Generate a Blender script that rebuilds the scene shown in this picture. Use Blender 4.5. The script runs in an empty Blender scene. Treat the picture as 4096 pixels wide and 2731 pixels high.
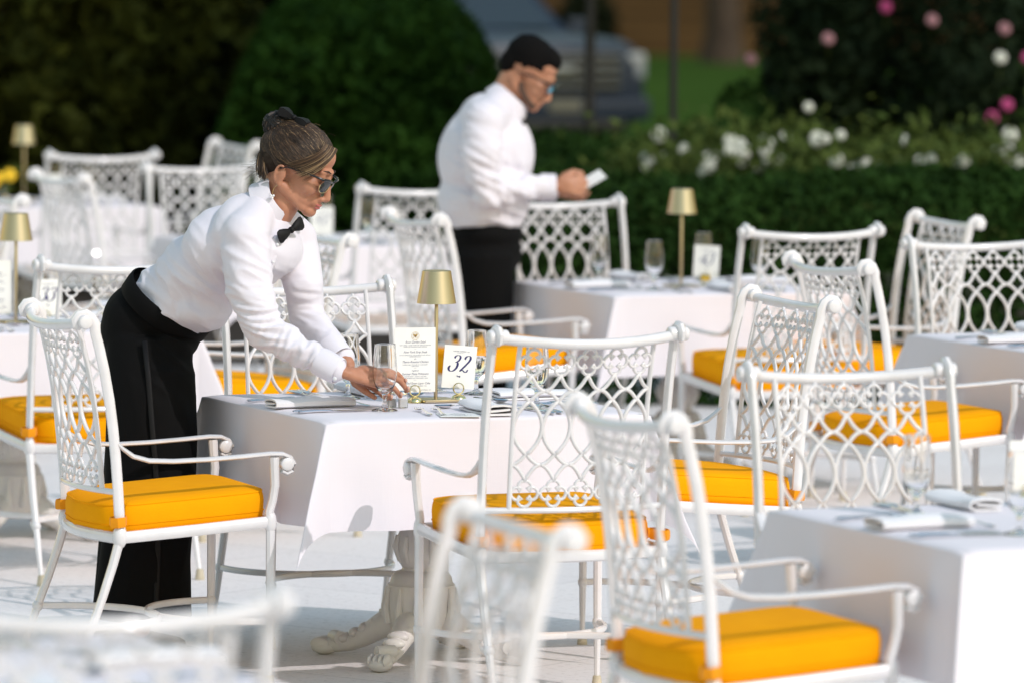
import bpy, bmesh, math, random
import numpy as np
from mathutils import Vector, Matrix, noise
random.seed(7); np.random.seed(7)
R = math.radians
C = bpy.data.collections.new('scene'); bpy.context.scene.collection.children.link(C)
SC = bpy.context.scene

# ---------------------------------------------------------------- camera
cam_d = bpy.data.cameras.new('camera'); cam = bpy.data.objects.new('camera', cam_d); C.objects.link(cam)
cam_d.sensor_width = 36; cam_d.lens = 200.0; cam_d.clip_start = .5; cam_d.clip_end = 3000
pit, rol = R(4.0658), R(-0.5345)
Fw = Vector((0, math.cos(pit), -math.sin(pit))); Rt0 = Vector((1, 0, 0)); Up0 = Vector((0, math.sin(pit), math.cos(pit)))
Rt = Rt0*math.cos(rol) - Up0*math.sin(rol); Up = Rt0*math.sin(rol) + Up0*math.cos(rol)
M = Matrix((Rt, Up, -Fw)).transposed().to_4x4(); M.translation = Vector((0, 0, 2.1031))
cam.matrix_world = M
cam_d.dof.use_dof = True; cam_d.dof.focus_distance = 16.42; cam_d.dof.aperture_fstop = 3.0
SC.camera = cam

# ---------------------------------------------------------------- world, sun, exposure
SUN_EL, SUN_AZ = R(39), R(46)          # azimuth measured from straight behind the camera towards its right
to_sun = Vector((math.sin(SUN_AZ)*math.cos(SUN_EL), -math.cos(SUN_AZ)*math.cos(SUN_EL), math.sin(SUN_EL)))
W = bpy.data.worlds.new('World'); SC.world = W; W.use_nodes = True
nt = W.node_tree; bg = nt.nodes['Background']
sky = nt.nodes.new('ShaderNodeTexSky'); sky.sky_type = 'NISHITA'; sky.sun_disc = False
sky.sun_elevation = SUN_EL; sky.sun_rotation = math.atan2(to_sun.x, to_sun.y); sky.air_density = 2.8; sky.dust_density = 1.0; sky.ozone_density = 3.0
nt.links.new(sky.outputs[0], bg.inputs[0]); bg.inputs[1].default_value = .15
sl = bpy.data.lights.new('sun', 'SUN'); sl.energy = 2.0; sl.angle = R(.55); sl.color = (1, .935, .925)
so = bpy.data.objects.new('sun', sl); C.objects.link(so); so.rotation_euler = to_sun.to_track_quat('Z', 'Y').to_euler()
SC.view_settings.view_transform = 'Standard'; SC.view_settings.look = 'None'; SC.view_settings.exposure = 0.08; SC.view_settings.gamma = 1
SC.cycles.max_bounces = 10; SC.cycles.transmission_bounces = 8; SC.cycles.transparent_max_bounces = 8

# ---------------------------------------------------------------- materials
def mat(name, col, rough=.5, metal=0., bump=0., bscale=40., col2=None, cscale=5., coat=0., trans=0., ior=1.45, spec=.5, sheen=0., stretch=(1, 1, 1), bdist=.002, sss=0., contrast=.3, detail=4):
    m = bpy.data.materials.new(name); m.use_nodes = True; t = m.node_tree; b = t.nodes['Principled BSDF']
    b.inputs['Base Color'].default_value = (*col, 1); b.inputs['Roughness'].default_value = rough; b.inputs['Metallic'].default_value = metal
    b.inputs['Coat Weight'].default_value = coat; b.inputs['Coat Roughness'].default_value = .08
    b.inputs['Transmission Weight'].default_value = trans; b.inputs['IOR'].default_value = ior
    b.inputs['Specular IOR Level'].default_value = spec; b.inputs['Sheen Weight'].default_value = sheen
    if sss: b.inputs['Subsurface Weight'].default_value = sss; b.inputs['Subsurface Radius'].default_value = (.01, .004, .002); b.inputs['Subsurface Scale'].default_value = 1
    tc = t.nodes.new('ShaderNodeTexCoord'); mp = t.nodes.new('ShaderNodeMapping'); mp.inputs['Scale'].default_value = stretch
    t.links.new(tc.outputs['Object'], mp.inputs[0])
    if col2:
        n = t.nodes.new('ShaderNodeTexNoise'); n.inputs['Scale'].default_value = cscale; n.inputs['Detail'].default_value = detail
        r = t.nodes.new('ShaderNodeValToRGB'); r.color_ramp.elements[0].color = (*col, 1); r.color_ramp.elements[1].color = (*col2, 1)
        r.color_ramp.elements[0].position = .5-contrast/2; r.color_ramp.elements[1].position = .5+contrast/2
        t.links.new(mp.outputs[0], n.inputs['Vector']); t.links.new(n.outputs[0], r.inputs[0]); t.links.new(r.outputs[0], b.inputs['Base Color'])
    if bump:
        n = t.nodes.new('ShaderNodeTexNoise'); n.inputs['Scale'].default_value = bscale; n.inputs['Detail'].default_value = 3
        t.links.new(mp.outputs[0], n.inputs['Vector'])
        bp = t.nodes.new('ShaderNodeBump'); bp.inputs['Strength'].default_value = bump; bp.inputs['Distance'].default_value = bdist
        t.links.new(n.outputs[0], bp.inputs['Height']); t.links.new(bp.outputs[0], b.inputs['Normal'])
    return m
def weave(name, col, scale, strength, rough=.8, col2=None, dist=.0008, sheen=.1):
    m = mat(name, col, rough, col2=col2, cscale=9, sheen=sheen); t = m.node_tree; b = t.nodes['Principled BSDF']; b.inputs['Specular IOR Level'].default_value = .12
    tc = t.nodes.new('ShaderNodeTexCoord'); hs = []
    for st in ((1, .12, .12), (.12, 1, 1), (.12, 1, .3)):
        mp = t.nodes.new('ShaderNodeMapping'); mp.inputs['Scale'].default_value = st; t.links.new(tc.outputs['Object'], mp.inputs[0])
        n = t.nodes.new('ShaderNodeTexNoise'); n.inputs['Scale'].default_value = scale; n.inputs['Detail'].default_value = 1; t.links.new(mp.outputs[0], n.inputs['Vector']); hs.append(n)
    a = t.nodes.new('ShaderNodeMath'); t.links.new(hs[0].outputs[0], a.inputs[0]); t.links.new(hs[1].outputs[0], a.inputs[1])
    bp = t.nodes.new('ShaderNodeBump'); bp.inputs['Strength'].default_value = strength; bp.inputs['Distance'].default_value = dist
    t.links.new(a.outputs[0], bp.inputs['Height']); t.links.new(bp.outputs[0], b.inputs['Normal'])
    return m
MT = {}
MT['white'] = mat('white_gloss_paint', (.78, .755, .775), .24, coat=.4, bump=.12, bscale=60, bdist=.0015, col2=(.72, .70, .71), cscale=14)
MT['rubber'] = mat('cream_rubber', (.62, .55, .42), .6, col2=(.5, .44, .33), cscale=30)
MT['cushion'] = weave('yellow_canvas', (.95, .385, .001), 420, .35, .9, col2=(.91, .36, .001), sheen=0)
t_ = MT['cushion'].node_tree; b_ = t_.nodes['Principled BSDF']; src = b_.inputs['Base Color'].links[0].from_socket; oi = t_.nodes.new('ShaderNodeObjectInfo'); mr = t_.nodes.new('ShaderNodeMapRange'); mr.inputs['To Min'].default_value = .93; mr.inputs['To Max'].default_value = 1.04; hv = t_.nodes.new('ShaderNodeHueSaturation')
t_.links.new(oi.outputs['Random'], mr.inputs['Value']); t_.links.new(mr.outputs[0], hv.inputs['Value']); t_.links.new(src, hv.inputs['Color']); t_.links.new(hv.outputs[0], b_.inputs['Base Color'])
MT['strap'] = weave('yellow_strap', (.82, .30, .01), 420, .3, .75)
MT['slat'] = mat('reflection_tinted_slat', (.62, .42, .32), .4, col2=(.7, .6, .5), cscale=20)  # brownish reflections beneath the cushion are painted into the slat colour
MT['cloth'] = weave('white_linen', (.78, .735, .785), 170, .3, .9, dist=.0007)
MT['napkin'] = weave('white_napkin', (.78, .77, .80), 300, .2, .85)
MT['stone'] = mat('cast_white_metal', (.66, .63, .64), .38, bump=.35, bscale=30, col2=(.70, .68, .65), cscale=18, bdist=.006, coat=.2)
MT['brass'] = mat('brushed_brass', (.53, .45, .32), .28, metal=1., bump=.06, bscale=300, stretch=(1, 1, .02), bdist=.0005)
MT['gold'] = mat('polished_gold', (.78, .66, .34), .12, metal=1.)
MT['steel'] = mat('polished_steel', (.78, .78, .80), .10, metal=1.)
MT['glass'] = mat('clear_glass', (1, 1, 1), .0, trans=1., ior=1.45)
MT['water'] = mat('water', (1, 1, 1), .0, trans=1., ior=1.33)
MT['card'] = mat('card_paper', (.86, .85, .82), .7, col2=(.84, .83, .80), cscale=60)
MT['navy'] = mat('navy_ink', (.022, .020, .12), .6)
MT['goldink'] = mat('gold_ink', (.42, .27, .06), .5)
MT['greyink'] = mat('grey_ink', (.16, .17, .25), .7)
MT['salt'] = mat('salt', (.85, .85, .85), .9, bump=.3, bscale=400)
MT['shirt'] = mat('white_cotton', (.735, .705, .775), .8, bump=.15, bscale=600, sheen=.15, bdist=.0005)
MT['trouser'] = mat('black_wool', (.0035, .0034, .0036), .85, bump=.2, bscale=500, spec=.15, bdist=.0005)
MT['satin'] = mat('black_satin', (.007, .0065, .007), .6, spec=.25)
MT['leather'] = mat('black_leather', (.012, .011, .012), .4)
MT['skin'] = mat('skin_tanned', (.41, .180, .105), .5, bump=.15, bscale=90, col2=(.50, .235, .145), cscale=22, sss=.15, bdist=.001)
MT['skin2'] = mat('skin_warm', (.42, .19, .11), .5, col2=(.48, .23, .14), cscale=22, sss=.15)
MT['nail'] = mat('fingernail', (.62, .36, .28), .3)
MT['lips'] = mat('lips', (.46, .13, .12), .35)
MT['brow'] = mat('brow_hair', (.035, .022, .016), .7)
MT['stubble'] = mat('stubble', (.09, .05, .035), .8)
MT['frame'] = mat('black_acetate', (.008, .008, .008), .15)
MT['lens'] = mat('dark_lens', (.02, .022, .024), .05, spec=.8)
MT['lens2'] = mat('blue_mirror_lens', (.10, .42, .55), .08, metal=1.)
MT['pearl'] = mat('pearl', (.85, .85, .85), .15)
MT['button'] = mat('shirt_button', (.7, .7, .72), .3)
MT['black'] = mat('black_iron', (.010, .010, .011), .5, bump=.2, bscale=50)
MT['bark'] = mat('bark', (.035, .022, .014), .9, bump=1., bscale=14, col2=(.06, .04, .026), cscale=6, bdist=.03)
MT['soil'] = mat('soil', (.03, .02, .014), .95)
def hairmat(name, stops, rough=.5):
    m = bpy.data.materials.new(name); m.use_nodes = True; t = m.node_tree; b = t.nodes['Principled BSDF']; b.inputs['Roughness'].default_value = rough
    a = t.nodes.new('ShaderNodeAttribute'); a.attribute_name = 'tone'
    r = t.nodes.new('ShaderNodeValToRGB')
    while len(r.color_ramp.elements) < len(stops): r.color_ramp.elements.new(.5)
    for e, (p, c) in zip(r.color_ramp.elements, stops): e.position = p; e.color = (*c, 1)
    t.links.new(a.outputs['Fac'], r.inputs[0]); t.links.new(r.outputs[0], b.inputs['Base Color']); return m
MT['hair'] = hairmat('streaked_hair', [(0, (.013, .007, .004)), (.5, (.042, .022, .011)), (.78, (.12, .066, .032)), (1, (.40, .27, .14))])
MT['haircap'] = mat('dark_hair', (.018, .011, .007), .7, spec=.2, bump=.8, bscale=70, stretch=(.15, 1, 1), col2=(.04, .027, .019), cscale=50)
MT['blackhair'] = mat('short_black_hair', (.005, .0045, .0045), .9, spec=.1, bump=.6, bscale=120, bdist=.004)
MT['net'] = mat('black_hair_net', (.006, .006, .006), .6)
MT['bunhair'] = mat('bun_hair', (.10, .065, .05), .5, bump=.6, bscale=80, stretch=(1, .2, 1))
def leafmat(name, c1, c2, rough=.8):
    m = mat(name, c1, rough, col2=c2, cscale=3.5, spec=.1, contrast=.35, detail=6)
    t = m.node_tree; b = t.nodes['Principled BSDF']
    return m
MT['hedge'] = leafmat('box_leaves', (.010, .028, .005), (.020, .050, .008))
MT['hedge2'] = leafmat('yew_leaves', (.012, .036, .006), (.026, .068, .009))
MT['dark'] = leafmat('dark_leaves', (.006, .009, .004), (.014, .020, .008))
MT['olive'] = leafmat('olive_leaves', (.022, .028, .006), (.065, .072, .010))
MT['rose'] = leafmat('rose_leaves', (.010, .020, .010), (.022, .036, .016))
MT['rose2'] = leafmat('rose_stems', (.035, .06, .012), (.09, .12, .03))
MT['wbloom'] = mat('white_petals', (.62, .63, .56), .7)
MT['pbloom'] = mat('pink_petals', (.42, .05, .18), .7)
MT['ybloom'] = mat('yellow_petals', (.8, .50, .02), .7)
MT['pale'] = mat('pale_pink_petals', (.32, .16, .18), .7)
MT['carpaint'] = mat('slate_car_paint', (.010, .018, .034), .42, metal=0., spec=.35)
MT['chrome'] = mat('chrome', (.17, .19, .22), .35, metal=1.)
MT['cardark'] = mat('car_plastic', (.01, .01, .011), .5)
MT['carglass'] = mat('car_glass', (.02, .03, .038), .25, spec=.5)
MT['lightglass'] = mat('headlamp_lens', (.22, .24, .26), .2, coat=.4)
MT['tyre'] = mat('tyre_rubber', (.012, .012, .012), .8)

# ground materials
def ground_mat(name, c1, c2, joint, scale, rot, joints=True):
    m = mat(name, c1, .8, col2=c2, cscale=2.2, bump=0, detail=9, contrast=.6); t = m.node_tree; b = t.nodes['Principled BSDF']
    ramp = [n for n in t.nodes if n.type == 'VALTORGB'][0]
    tc = [n for n in t.nodes if n.type == 'TEX_COORD'][0]
    # little pits and specks of wear
    n2 = t.nodes.new('ShaderNodeTexNoise'); n2.inputs['Scale'].default_value = 38; n2.inputs['Detail'].default_value = 6; n2.inputs['Roughness'].default_value = .75
    t.links.new(tc.outputs['Object'], n2.inputs['Vector'])
    r2 = t.nodes.new('ShaderNodeValToRGB'); r2.color_ramp.elements[0].position = .36; r2.color_ramp.elements[1].position = .47
    r2.color_ramp.elements[0].color = (.62, .60, .58, 1); r2.color_ramp.elements[1].color = (1, 1, 1, 1)
    t.links.new(n2.outputs[0], r2.inputs[0])
    mx = t.nodes.new('ShaderNodeMixRGB'); mx.blend_type = 'MULTIPLY'; mx.inputs[0].default_value = .55
    t.links.new(ramp.outputs[0], mx.inputs[1]); t.links.new(r2.outputs[0], mx.inputs[2]); last = mx
    bp = t.nodes.new('ShaderNodeBump'); bp.inputs['Strength'].default_value = .5; bp.inputs['Distance'].default_value = .004
    t.links.new(n2.outputs[0], bp.inputs['Height']); t.links.new(bp.outputs[0], b.inputs['Normal'])
    if joints:
        mp = t.nodes.new('ShaderNodeMapping'); mp.inputs['Rotation'].default_value = (0, 0, rot); t.links.new(tc.outputs['Object'], mp.inputs[0])
        br = t.nodes.new('ShaderNodeTexBrick'); br.inputs['Scale'].default_value = scale; br.inputs['Mortar Size'].default_value = .006; br.inputs['Brick Width'].default_value = 1.; br.inputs['Row Height'].default_value = .66
        br.inputs['Color1'].default_value = (1, 1, 1, 1); br.inputs['Color2'].default_value = (.95, .95, .96, 1); br.inputs['Mortar'].default_value = (joint, joint, joint, 1)
        t.links.new(mp.outputs[0], br.inputs['Vector'])
        m2 = t.nodes.new('ShaderNodeMixRGB'); m2.blend_type = 'MULTIPLY'; m2.inputs[0].default_value = 1
        t.links.new(mx.outputs[0], m2.inputs[1]); t.links.new(br.outputs[0], m2.inputs[2]); last = m2
    t.links.new(last.outputs[0], b.inputs['Base Color']); return m
MT['paving'] = ground_mat('limestone_paving', (.79, .74, .725), (.84, .80, .79), .86, .8, R(38))
MT['grass'] = mat('lawn_grass', (.030, .060, .012), 1., spec=0, col2=(.042, .080, .016), cscale=.4, bump=.6, bscale=30, bdist=.03)
MT['mulch'] = mat('fallen_leaf_mulch', (.020, .013, .007), 1., spec=0, col2=(.095, .050, .018), cscale=.12, bump=.5, bscale=8, bdist=.05)

# ---------------------------------------------------------------- mesh builder
def nrm(v): return v/(np.linalg.norm(v)+1e-12)
class MB:
    def __init__(s): s.V = []; s.F = []; s.att = []
    def add(s, v, f, tone=None):
        o = len(s.V); s.V.extend([tuple(map(float, p)) for p in v]); s.F.extend([tuple(i+o for i in q) for q in f])
        if tone is not None: s.att.extend([tone]*len(v))
    def tube(s, path, r, n=8, closed=False, up=None, flat=None, caps=True, tone=None, ph=0.):
        P = np.array(path, float); m = len(P); r = np.full(m, r) if np.isscalar(r) else np.array(r, float)
        if closed: T = np.roll(P, -1, 0)-np.roll(P, 1, 0)
        else: T = np.gradient(P, axis=0)
        T /= (np.linalg.norm(T, axis=1)[:, None]+1e-12)
        V = []; prev = None
        for i in range(m):
            if up is not None: u0 = np.array(up, float)
            elif prev is None: u0 = np.array((0, 0, 1.)) if abs(T[i][2]) < .9 else np.array((0, 1., 0))
            else: u0 = prev
            u = nrm(u0-T[i]*np.dot(u0, T[i])); prev = u; sd = np.cross(T[i], u)
            fa, fb = flat if flat else (1, 1)
            for k in range(n):
                a = 2*math.pi*k/n+ph
                V.append(P[i]+r[i]*(fa*math.cos(a)*sd+fb*math.sin(a)*u))
        F = []
        for i in range(m if closed else m-1):
            j = (i+1) % m
            for k in range(n): F.append((i*n+k, i*n+(k+1) % n, j*n+(k+1) % n, j*n+k))
        if caps and not closed: F.append(tuple(range(n))[::-1]); F.append(tuple(range((m-1)*n, m*n)))
        s.add(V, F, tone)
    def lathe(s, prof, c=(0, 0, 0), n=24, axis='z', caps=True):
        V = []; F = []
        for r, z in prof:
            for k in range(n):
                a = 2*math.pi*k/n; p = (r*math.cos(a), r*math.sin(a), z)
                if axis == 'x': p = (p[2], p[0], p[1])
                if axis == 'y': p = (p[0], p[2], p[1])
                V.append((p[0]+c[0], p[1]+c[1], p[2]+c[2]))
        for i in range(len(prof)-1):
            for k in range(n): F.append((i*n+k, i*n+(k+1) % n, (i+1)*n+(k+1) % n, (i+1)*n+k))
        if caps: F.append(tuple(range(n))[::-1]); F.append(tuple(range((len(prof)-1)*n, len(prof)*n)))
        s.add(V, F)
    def ell(s, c, r, rot=None, nu=14, nv=9, tone=None):
        r = (r, r, r) if np.isscalar(r) else r; V = []; F = []
        Mx = np.array(rot) if rot is not None else np.eye(3)
        V.append(np.array(c)+Mx@np.array((0, 0, -r[2])))
        for j in range(1, nv):
            b = -math.pi/2+math.pi*j/nv
            for i in range(nu):
                a = 2*math.pi*i/nu
                V.append(np.array(c)+Mx@np.array((r[0]*math.cos(b)*math.cos(a), r[1]*math.cos(b)*math.sin(a), r[2]*math.sin(b))))
        V.append(np.array(c)+Mx@np.array((0, 0, r[2])))
        for i in range(nu): F.append((0, 1+(i+1) % nu, 1+i))
        for j in range(nv-2):
            for i in range(nu): a = 1+j*nu+i; b2 = 1+j*nu+(i+1) % nu; F.append((a, b2, b2+nu, a+nu))
        L = len(V)-1
        for i in range(nu): F.append((L, 1+(nv-2)*nu+i, 1+(nv-2)*nu+(i+1) % nu))
        s.add(V, F, tone)
    def cap(s, a, b, ra, rb, n=14, m=5):   # tapered capsule
        a = np.array(a, float); b = np.array(b, float); d = nrm(b-a); P = []; r = []
        for i in range(m): t = math.pi/2*(i+.15)/m; P.append(a-d*ra*math.cos(t)); r.append(ra*math.sin(t))
        P.append(a); r.append(ra); P.append((a+b)/2); r.append((ra+rb)/2); P.append(b); r.append(rb)
        for i in range(m-1, -1, -1): t = math.pi/2*(i+.15)/m; P.append(b+d*rb*math.cos(t)); r.append(rb*math.sin(t))
        s.tube(P, r, n)
    def box(s, c, d, rz=0., bev=0., rot=None):
        bm = bmesh.new(); bmesh.ops.create_cube(bm, size=1)
        for v in bm.verts: v.co = Vector((v.co.x*d[0], v.co.y*d[1], v.co.z*d[2]))
        if bev: bmesh.ops.bevel(bm, geom=bm.edges[:], offset=bev, segments=2, affect='EDGES', profile=.6)
        Mx = rot if rot is not None else Matrix.Rotation(rz, 3, 'Z')
        bm.verts.index_update()
        s.add([(Mx@v.co)+Vector(c) for v in bm.verts], [[v.index for v in f.verts] for f in bm.faces]); bm.free()
    def loft(s, rings, caps=True, closed=True):
        n = len(rings[0]); V = [p for r in rings for p in r]; F = []
        for i in range(len(rings)-1):
            for k in range(n if closed else n-1): F.append((i*n+k, i*n+(k+1) % n, (i+1)*n+(k+1) % n, (i+1)*n+k))
        if caps: F.append(tuple(range(n))[::-1]); F.append(tuple(range((len(rings)-1)*n, len(rings)*n)))
        s.add(V, F)
    def build(s, name, m, parent=None, smooth=True, recalc=True, sharp=40):
        me = bpy.data.meshes.new(name); me.from_pydata(s.V, [], s.F); me.update()
        if recalc:
            bm = bmesh.new(); bm.from_mesh(me); bmesh.ops.recalc_face_normals(bm, faces=bm.faces); bm.to_mesh(me); bm.free()
        if smooth:
            me.polygons.foreach_set('use_smooth', [True]*len(me.polygons))
            if sharp: me.set_sharp_from_angle(angle=R(sharp))
        if s.att:
            at = me.attributes.new('tone', 'FLOAT', 'POINT'); at.data.foreach_set('value', s.att)
        me.materials.append(m)
        o = bpy.data.objects.new(name, me); C.objects.link(o)
        if parent is not None: o.parent = parent
        return o
def tag(o, label=None, cat=None, group=None, kind=None):
    if label: o['label'] = label
    if cat: o['category'] = cat
    if group: o['group'] = group
    if label and len(label.replace(',', ' ').split()) > 16: print('LONG', len(label.split()), label)
    if kind: o['kind'] = kind
    return o
def empty(name, loc=(0, 0, 0), rz=0., label=None, cat=None, group=None):
    o = bpy.data.objects.new(name, None); C.objects.link(o); o.location = loc; o.rotation_euler = (0, 0, rz); o.empty_display_size = .1
    return tag(o, label, cat, group)
KIDS = {}
def kids(o):
    return [c for c in C.objects if c.parent == o]
def copy_tree(o, parent=None, tree=None):
    c = o.copy(); C.objects.link(c)
    if parent is not None: c.parent = parent
    for ch in (tree[o.name] if tree else kids(o)): copy_tree(ch, c, tree)
    return c
def subtree(o, d=None):
    d = {} if d is None else d
    d[o.name] = kids(o)
    for k in d[o.name]: subtree(k, d)
    return d
def place(proto, st, loc, rz, label, group=None):
    """first use moves the prototype itself, later uses copy it with its parts"""
    if not st.get('used'): o = proto; st['used'] = True; st['tree'] = subtree(proto)
    else: o = copy_tree(proto, None, st['tree'])
    o.location = loc; o.rotation_euler = (0, 0, rz); tag(o, label)
    if group: o['group'] = group
    return o
def remesh(mb, name, m, vox, parent=None, smooth_it=4, fn=None, factor=.5):
    o = mb.build(name, m, None, smooth=False)
    md = o.modifiers.new('r', 'REMESH'); md.mode = 'VOXEL'; md.voxel_size = vox
    if smooth_it: ms = o.modifiers.new('s', 'SMOOTH'); ms.factor = factor; ms.iterations = smooth_it
    dg = bpy.context.evaluated_depsgraph_get(); dg.update()
    me = bpy.data.meshes.new_from_object(o.evaluated_get(dg), depsgraph=dg); o.modifiers.clear(); old = o.data; o.data = me; bpy.data.meshes.remove(old)
    me.name = name
    if not me.materials: me.materials.append(m)
    if fn:
        n = len(me.vertices); co = np.zeros(n*3); me.vertices.foreach_get('co', co); co = co.reshape(-1, 3)
        no = np.zeros(n*3); me.vertex_normals.foreach_get('vector', no); no = no.reshape(-1, 3)
        co = fn(co, no); me.vertices.foreach_set('co', co.ravel()); me.update()
    me.polygons.foreach_set('use_smooth', [True]*len(me.polygons))
    if parent is not None: o.parent = parent
    return o
# ---------------------------------------------------------------- the setting: ground
def sheet(name, x0, x1, y0, y1, z, m, label=None):
    b = MB(); b.add([(x0, y0, z), (x1, y0, z), (x1, y1, z), (x0, y1, z)], [(0, 1, 2, 3)]); o = b.build(name, m, smooth=False); tag(o, kind='structure'); return o
sheet('lawn', -400, 400, -300, 104, -.03, MT['grass'])
sheet('mulch_bed', -900, 900, 104, 1500, -.03, MT['mulch'])
b = MB(); b.box((0, -10, -.0425), (110, 75.6, .085)); o = b.build('patio', MT['paving'], smooth=False); tag(o, kind='structure')
b = MB(); b.box((0, 31.8, -.02), (60, 7.9, .06)); o = b.build('planting_bed', MT['soil'], smooth=False); tag(o, kind='structure')

# ---------------------------------------------------------------- foliage
def leaves(b, pts, size, rnd, flat=.0):
    n = len(pts); P = np.array(pts)
    d1 = rnd.normal(size=(n, 3)); d1 /= np.linalg.norm(d1, axis=1)[:, None]
    d2 = rnd.normal(size=(n, 3)); d2 -= (d1*d2).sum(1)[:, None]*d1; d2 /= np.linalg.norm(d2, axis=1)[:, None]
    s = size*rnd.uniform(.6, 1.4, n)[:, None]
    q = np.stack([P-d1*s, P+d2*s*.45, P+d1*s, P-d2*s*.45], 1).reshape(-1, 3)
    o = len(b.V); b.V.extend(map(tuple, q)); b.F.extend([(o+4*i, o+4*i+1, o+4*i+2, o+4*i+3) for i in range(n)])
CORE = {}
def hedge(name, x0, x1, y0, y1, h, m, n, label, size=.028, seed=1, rough=.05, core=.10, group=None, h2=None):
    rnd = np.random.RandomState(seed); cx, cy = (x0+x1)/2, (y0+y1)/2
    root = empty(name, (cx, cy, 0), 0, label, 'hedge', group)
    w, d = (x1-x0)/2, (y1-y0)/2; pts = []
    A = [(2*w*h, 0), (2*d*h, 1), (2*d*h, 2), (4*w*d, 3)]; tot = sum(a for a, _ in A)
    for a, k in A:
        c = int(n*a/tot); u = rnd.uniform(-1, 1, (c, 3)); t = rnd.uniform(0, 1, c)
        if k == 0: P = np.stack([u[:, 0]*w, np.full(c, -d), t*h], 1)
        elif k == 1: P = np.stack([np.full(c, -w), u[:, 1]*d, t*h], 1)
        elif k == 2: P = np.stack([np.full(c, w), u[:, 1]*d, t*h], 1)
        else: P = np.stack([u[:, 0]*w, u[:, 1]*d, np.full(c, h)], 1)
        pts.append(P)
    P = np.concatenate(pts); P += rnd.normal(size=P.shape)*rough*.5
    # soft lumps and rounded shoulders
    for i, p in enumerate(P):
        q = noise.noise(Vector((p[0]*1.3+seed, p[1]*1.3, p[2]*1.6)))*rough*2.2
        v = Vector((p[0]/w*.4, p[1]/d, (p[2]-h*.5)/h*1.4)); v.normalize(); P[i] = p+np.array(v)*q
        e = max(0, p[2]-h*.86)/(h*.14); P[i][1] -= math.copysign(1, p[1])*min(d*.25, .18)*e*e*(abs(p[1])/d); P[i][2] = max(P[i][2]-(.30*h*(abs(p[0])/w)**5*(p[2]/h)**3 if name == 'tall_hedge' else 0), .01)
    b = MB(); leaves(b, P, size, rnd); b.build('foliage', m, root, smooth=False, recalc=False)
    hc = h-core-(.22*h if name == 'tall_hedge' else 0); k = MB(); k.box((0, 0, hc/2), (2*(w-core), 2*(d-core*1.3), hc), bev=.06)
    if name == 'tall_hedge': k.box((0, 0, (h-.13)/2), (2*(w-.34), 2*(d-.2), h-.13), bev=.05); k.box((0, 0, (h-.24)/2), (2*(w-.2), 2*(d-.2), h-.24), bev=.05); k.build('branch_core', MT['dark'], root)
    return root
hedge('box_hedge', .12, 2.9, 25.6, 26.7, .97, MT['hedge'], 42000, 'low clipped box hedge behind the white tables, in front of the white roses', seed=3)
hedge('box_hedge', 2.9, 6.4, 25.3, 26.5, .99, MT['hedge'], 26000, 'low box hedge at the right edge beyond the lattice chair backs', seed=4)
hedge('box_hedge', .05, .88, 30.0, 31.3, .98, MT['hedge'], 16000, 'small dark box hedge right behind the standing man, below the car', seed=5)
hedge('tall_hedge', -1.62, -.06, 32.4, 34.2, 1.63, MT['hedge2'], 36000, 'tall rounded yew hedge between the two people, left of the car', seed=6, rough=.10, size=.04)

def bush(name, c, r, m, n, label, cat='shrub', size=.05, seed=1, trunk=None, group=None, clumps=26, lump=.42, tm=None):
    rnd = np.random.RandomState(seed); root = empty(name, (c[0], c[1], 0), 0, label, cat, group); pts = []
    for k in range(clumps):
        d = rnd.normal(size=3); d /= np.linalg.norm(d); cc = np.array((0, 0, c[2]))+d*np.array(r)*rnd.uniform(.35, .8)
        q = rnd.normal(size=(n//clumps, 3)); q /= np.linalg.norm(q, axis=1)[:, None]; q *= rnd.uniform(.6, 1, (len(q), 1))**.5
        pts.append(cc+q*np.array(r)*lump*rnd.uniform(.7, 1.2))
    P = np.concatenate(pts); P[:, 2] = np.maximum(P[:, 2], .02)
    b = MB(); leaves(b, P, size, rnd); b.build('crown' if trunk else 'foliage', m, root, smooth=False, recalc=False)
    if trunk:
        t = MB(); tx, tr = trunk
        t.tube([(tx, 0, -.05), (tx*1.0+.02, 0, c[2]*.35), (tx*.6, 0, c[2]*.7), (0, 0, c[2]*1.05)], [tr*1.3, tr, tr*.8, tr*.35], 12)
        for k in range(7):
            a = k*2.4; z0 = c[2]*(.5+.07*k); t.tube([(tx*.7, 0, z0), (tx*.5+r[0]*.35*math.cos(a), r[1]*.35*math.sin(a), z0+r[2]*.35), (r[0]*.7*math.cos(a), r[1]*.7*math.sin(a), z0+r[2]*.6)], [tr*.5, tr*.3, tr*.1], 8)
        t.build('trunk', tm or MT['bark'], root)
    return root
# left: dark evergreens behind the tables
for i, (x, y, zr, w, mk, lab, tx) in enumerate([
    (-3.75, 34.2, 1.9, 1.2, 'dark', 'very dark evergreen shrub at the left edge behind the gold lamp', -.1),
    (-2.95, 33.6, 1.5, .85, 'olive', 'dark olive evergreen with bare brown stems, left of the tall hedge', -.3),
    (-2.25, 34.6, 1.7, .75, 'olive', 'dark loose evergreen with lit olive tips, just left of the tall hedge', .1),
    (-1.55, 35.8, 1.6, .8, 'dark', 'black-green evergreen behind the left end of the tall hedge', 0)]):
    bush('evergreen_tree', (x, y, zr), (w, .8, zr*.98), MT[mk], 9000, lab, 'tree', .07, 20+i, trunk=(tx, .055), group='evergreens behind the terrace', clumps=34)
hedge('dark_hedge', -5.5, -1.2, 36.6, 38.2, 3.4, MT['dark'], 26000, 'tall black-green hedge filling the upper left behind the evergreens', size=.08, seed=9, rough=.14)
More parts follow.
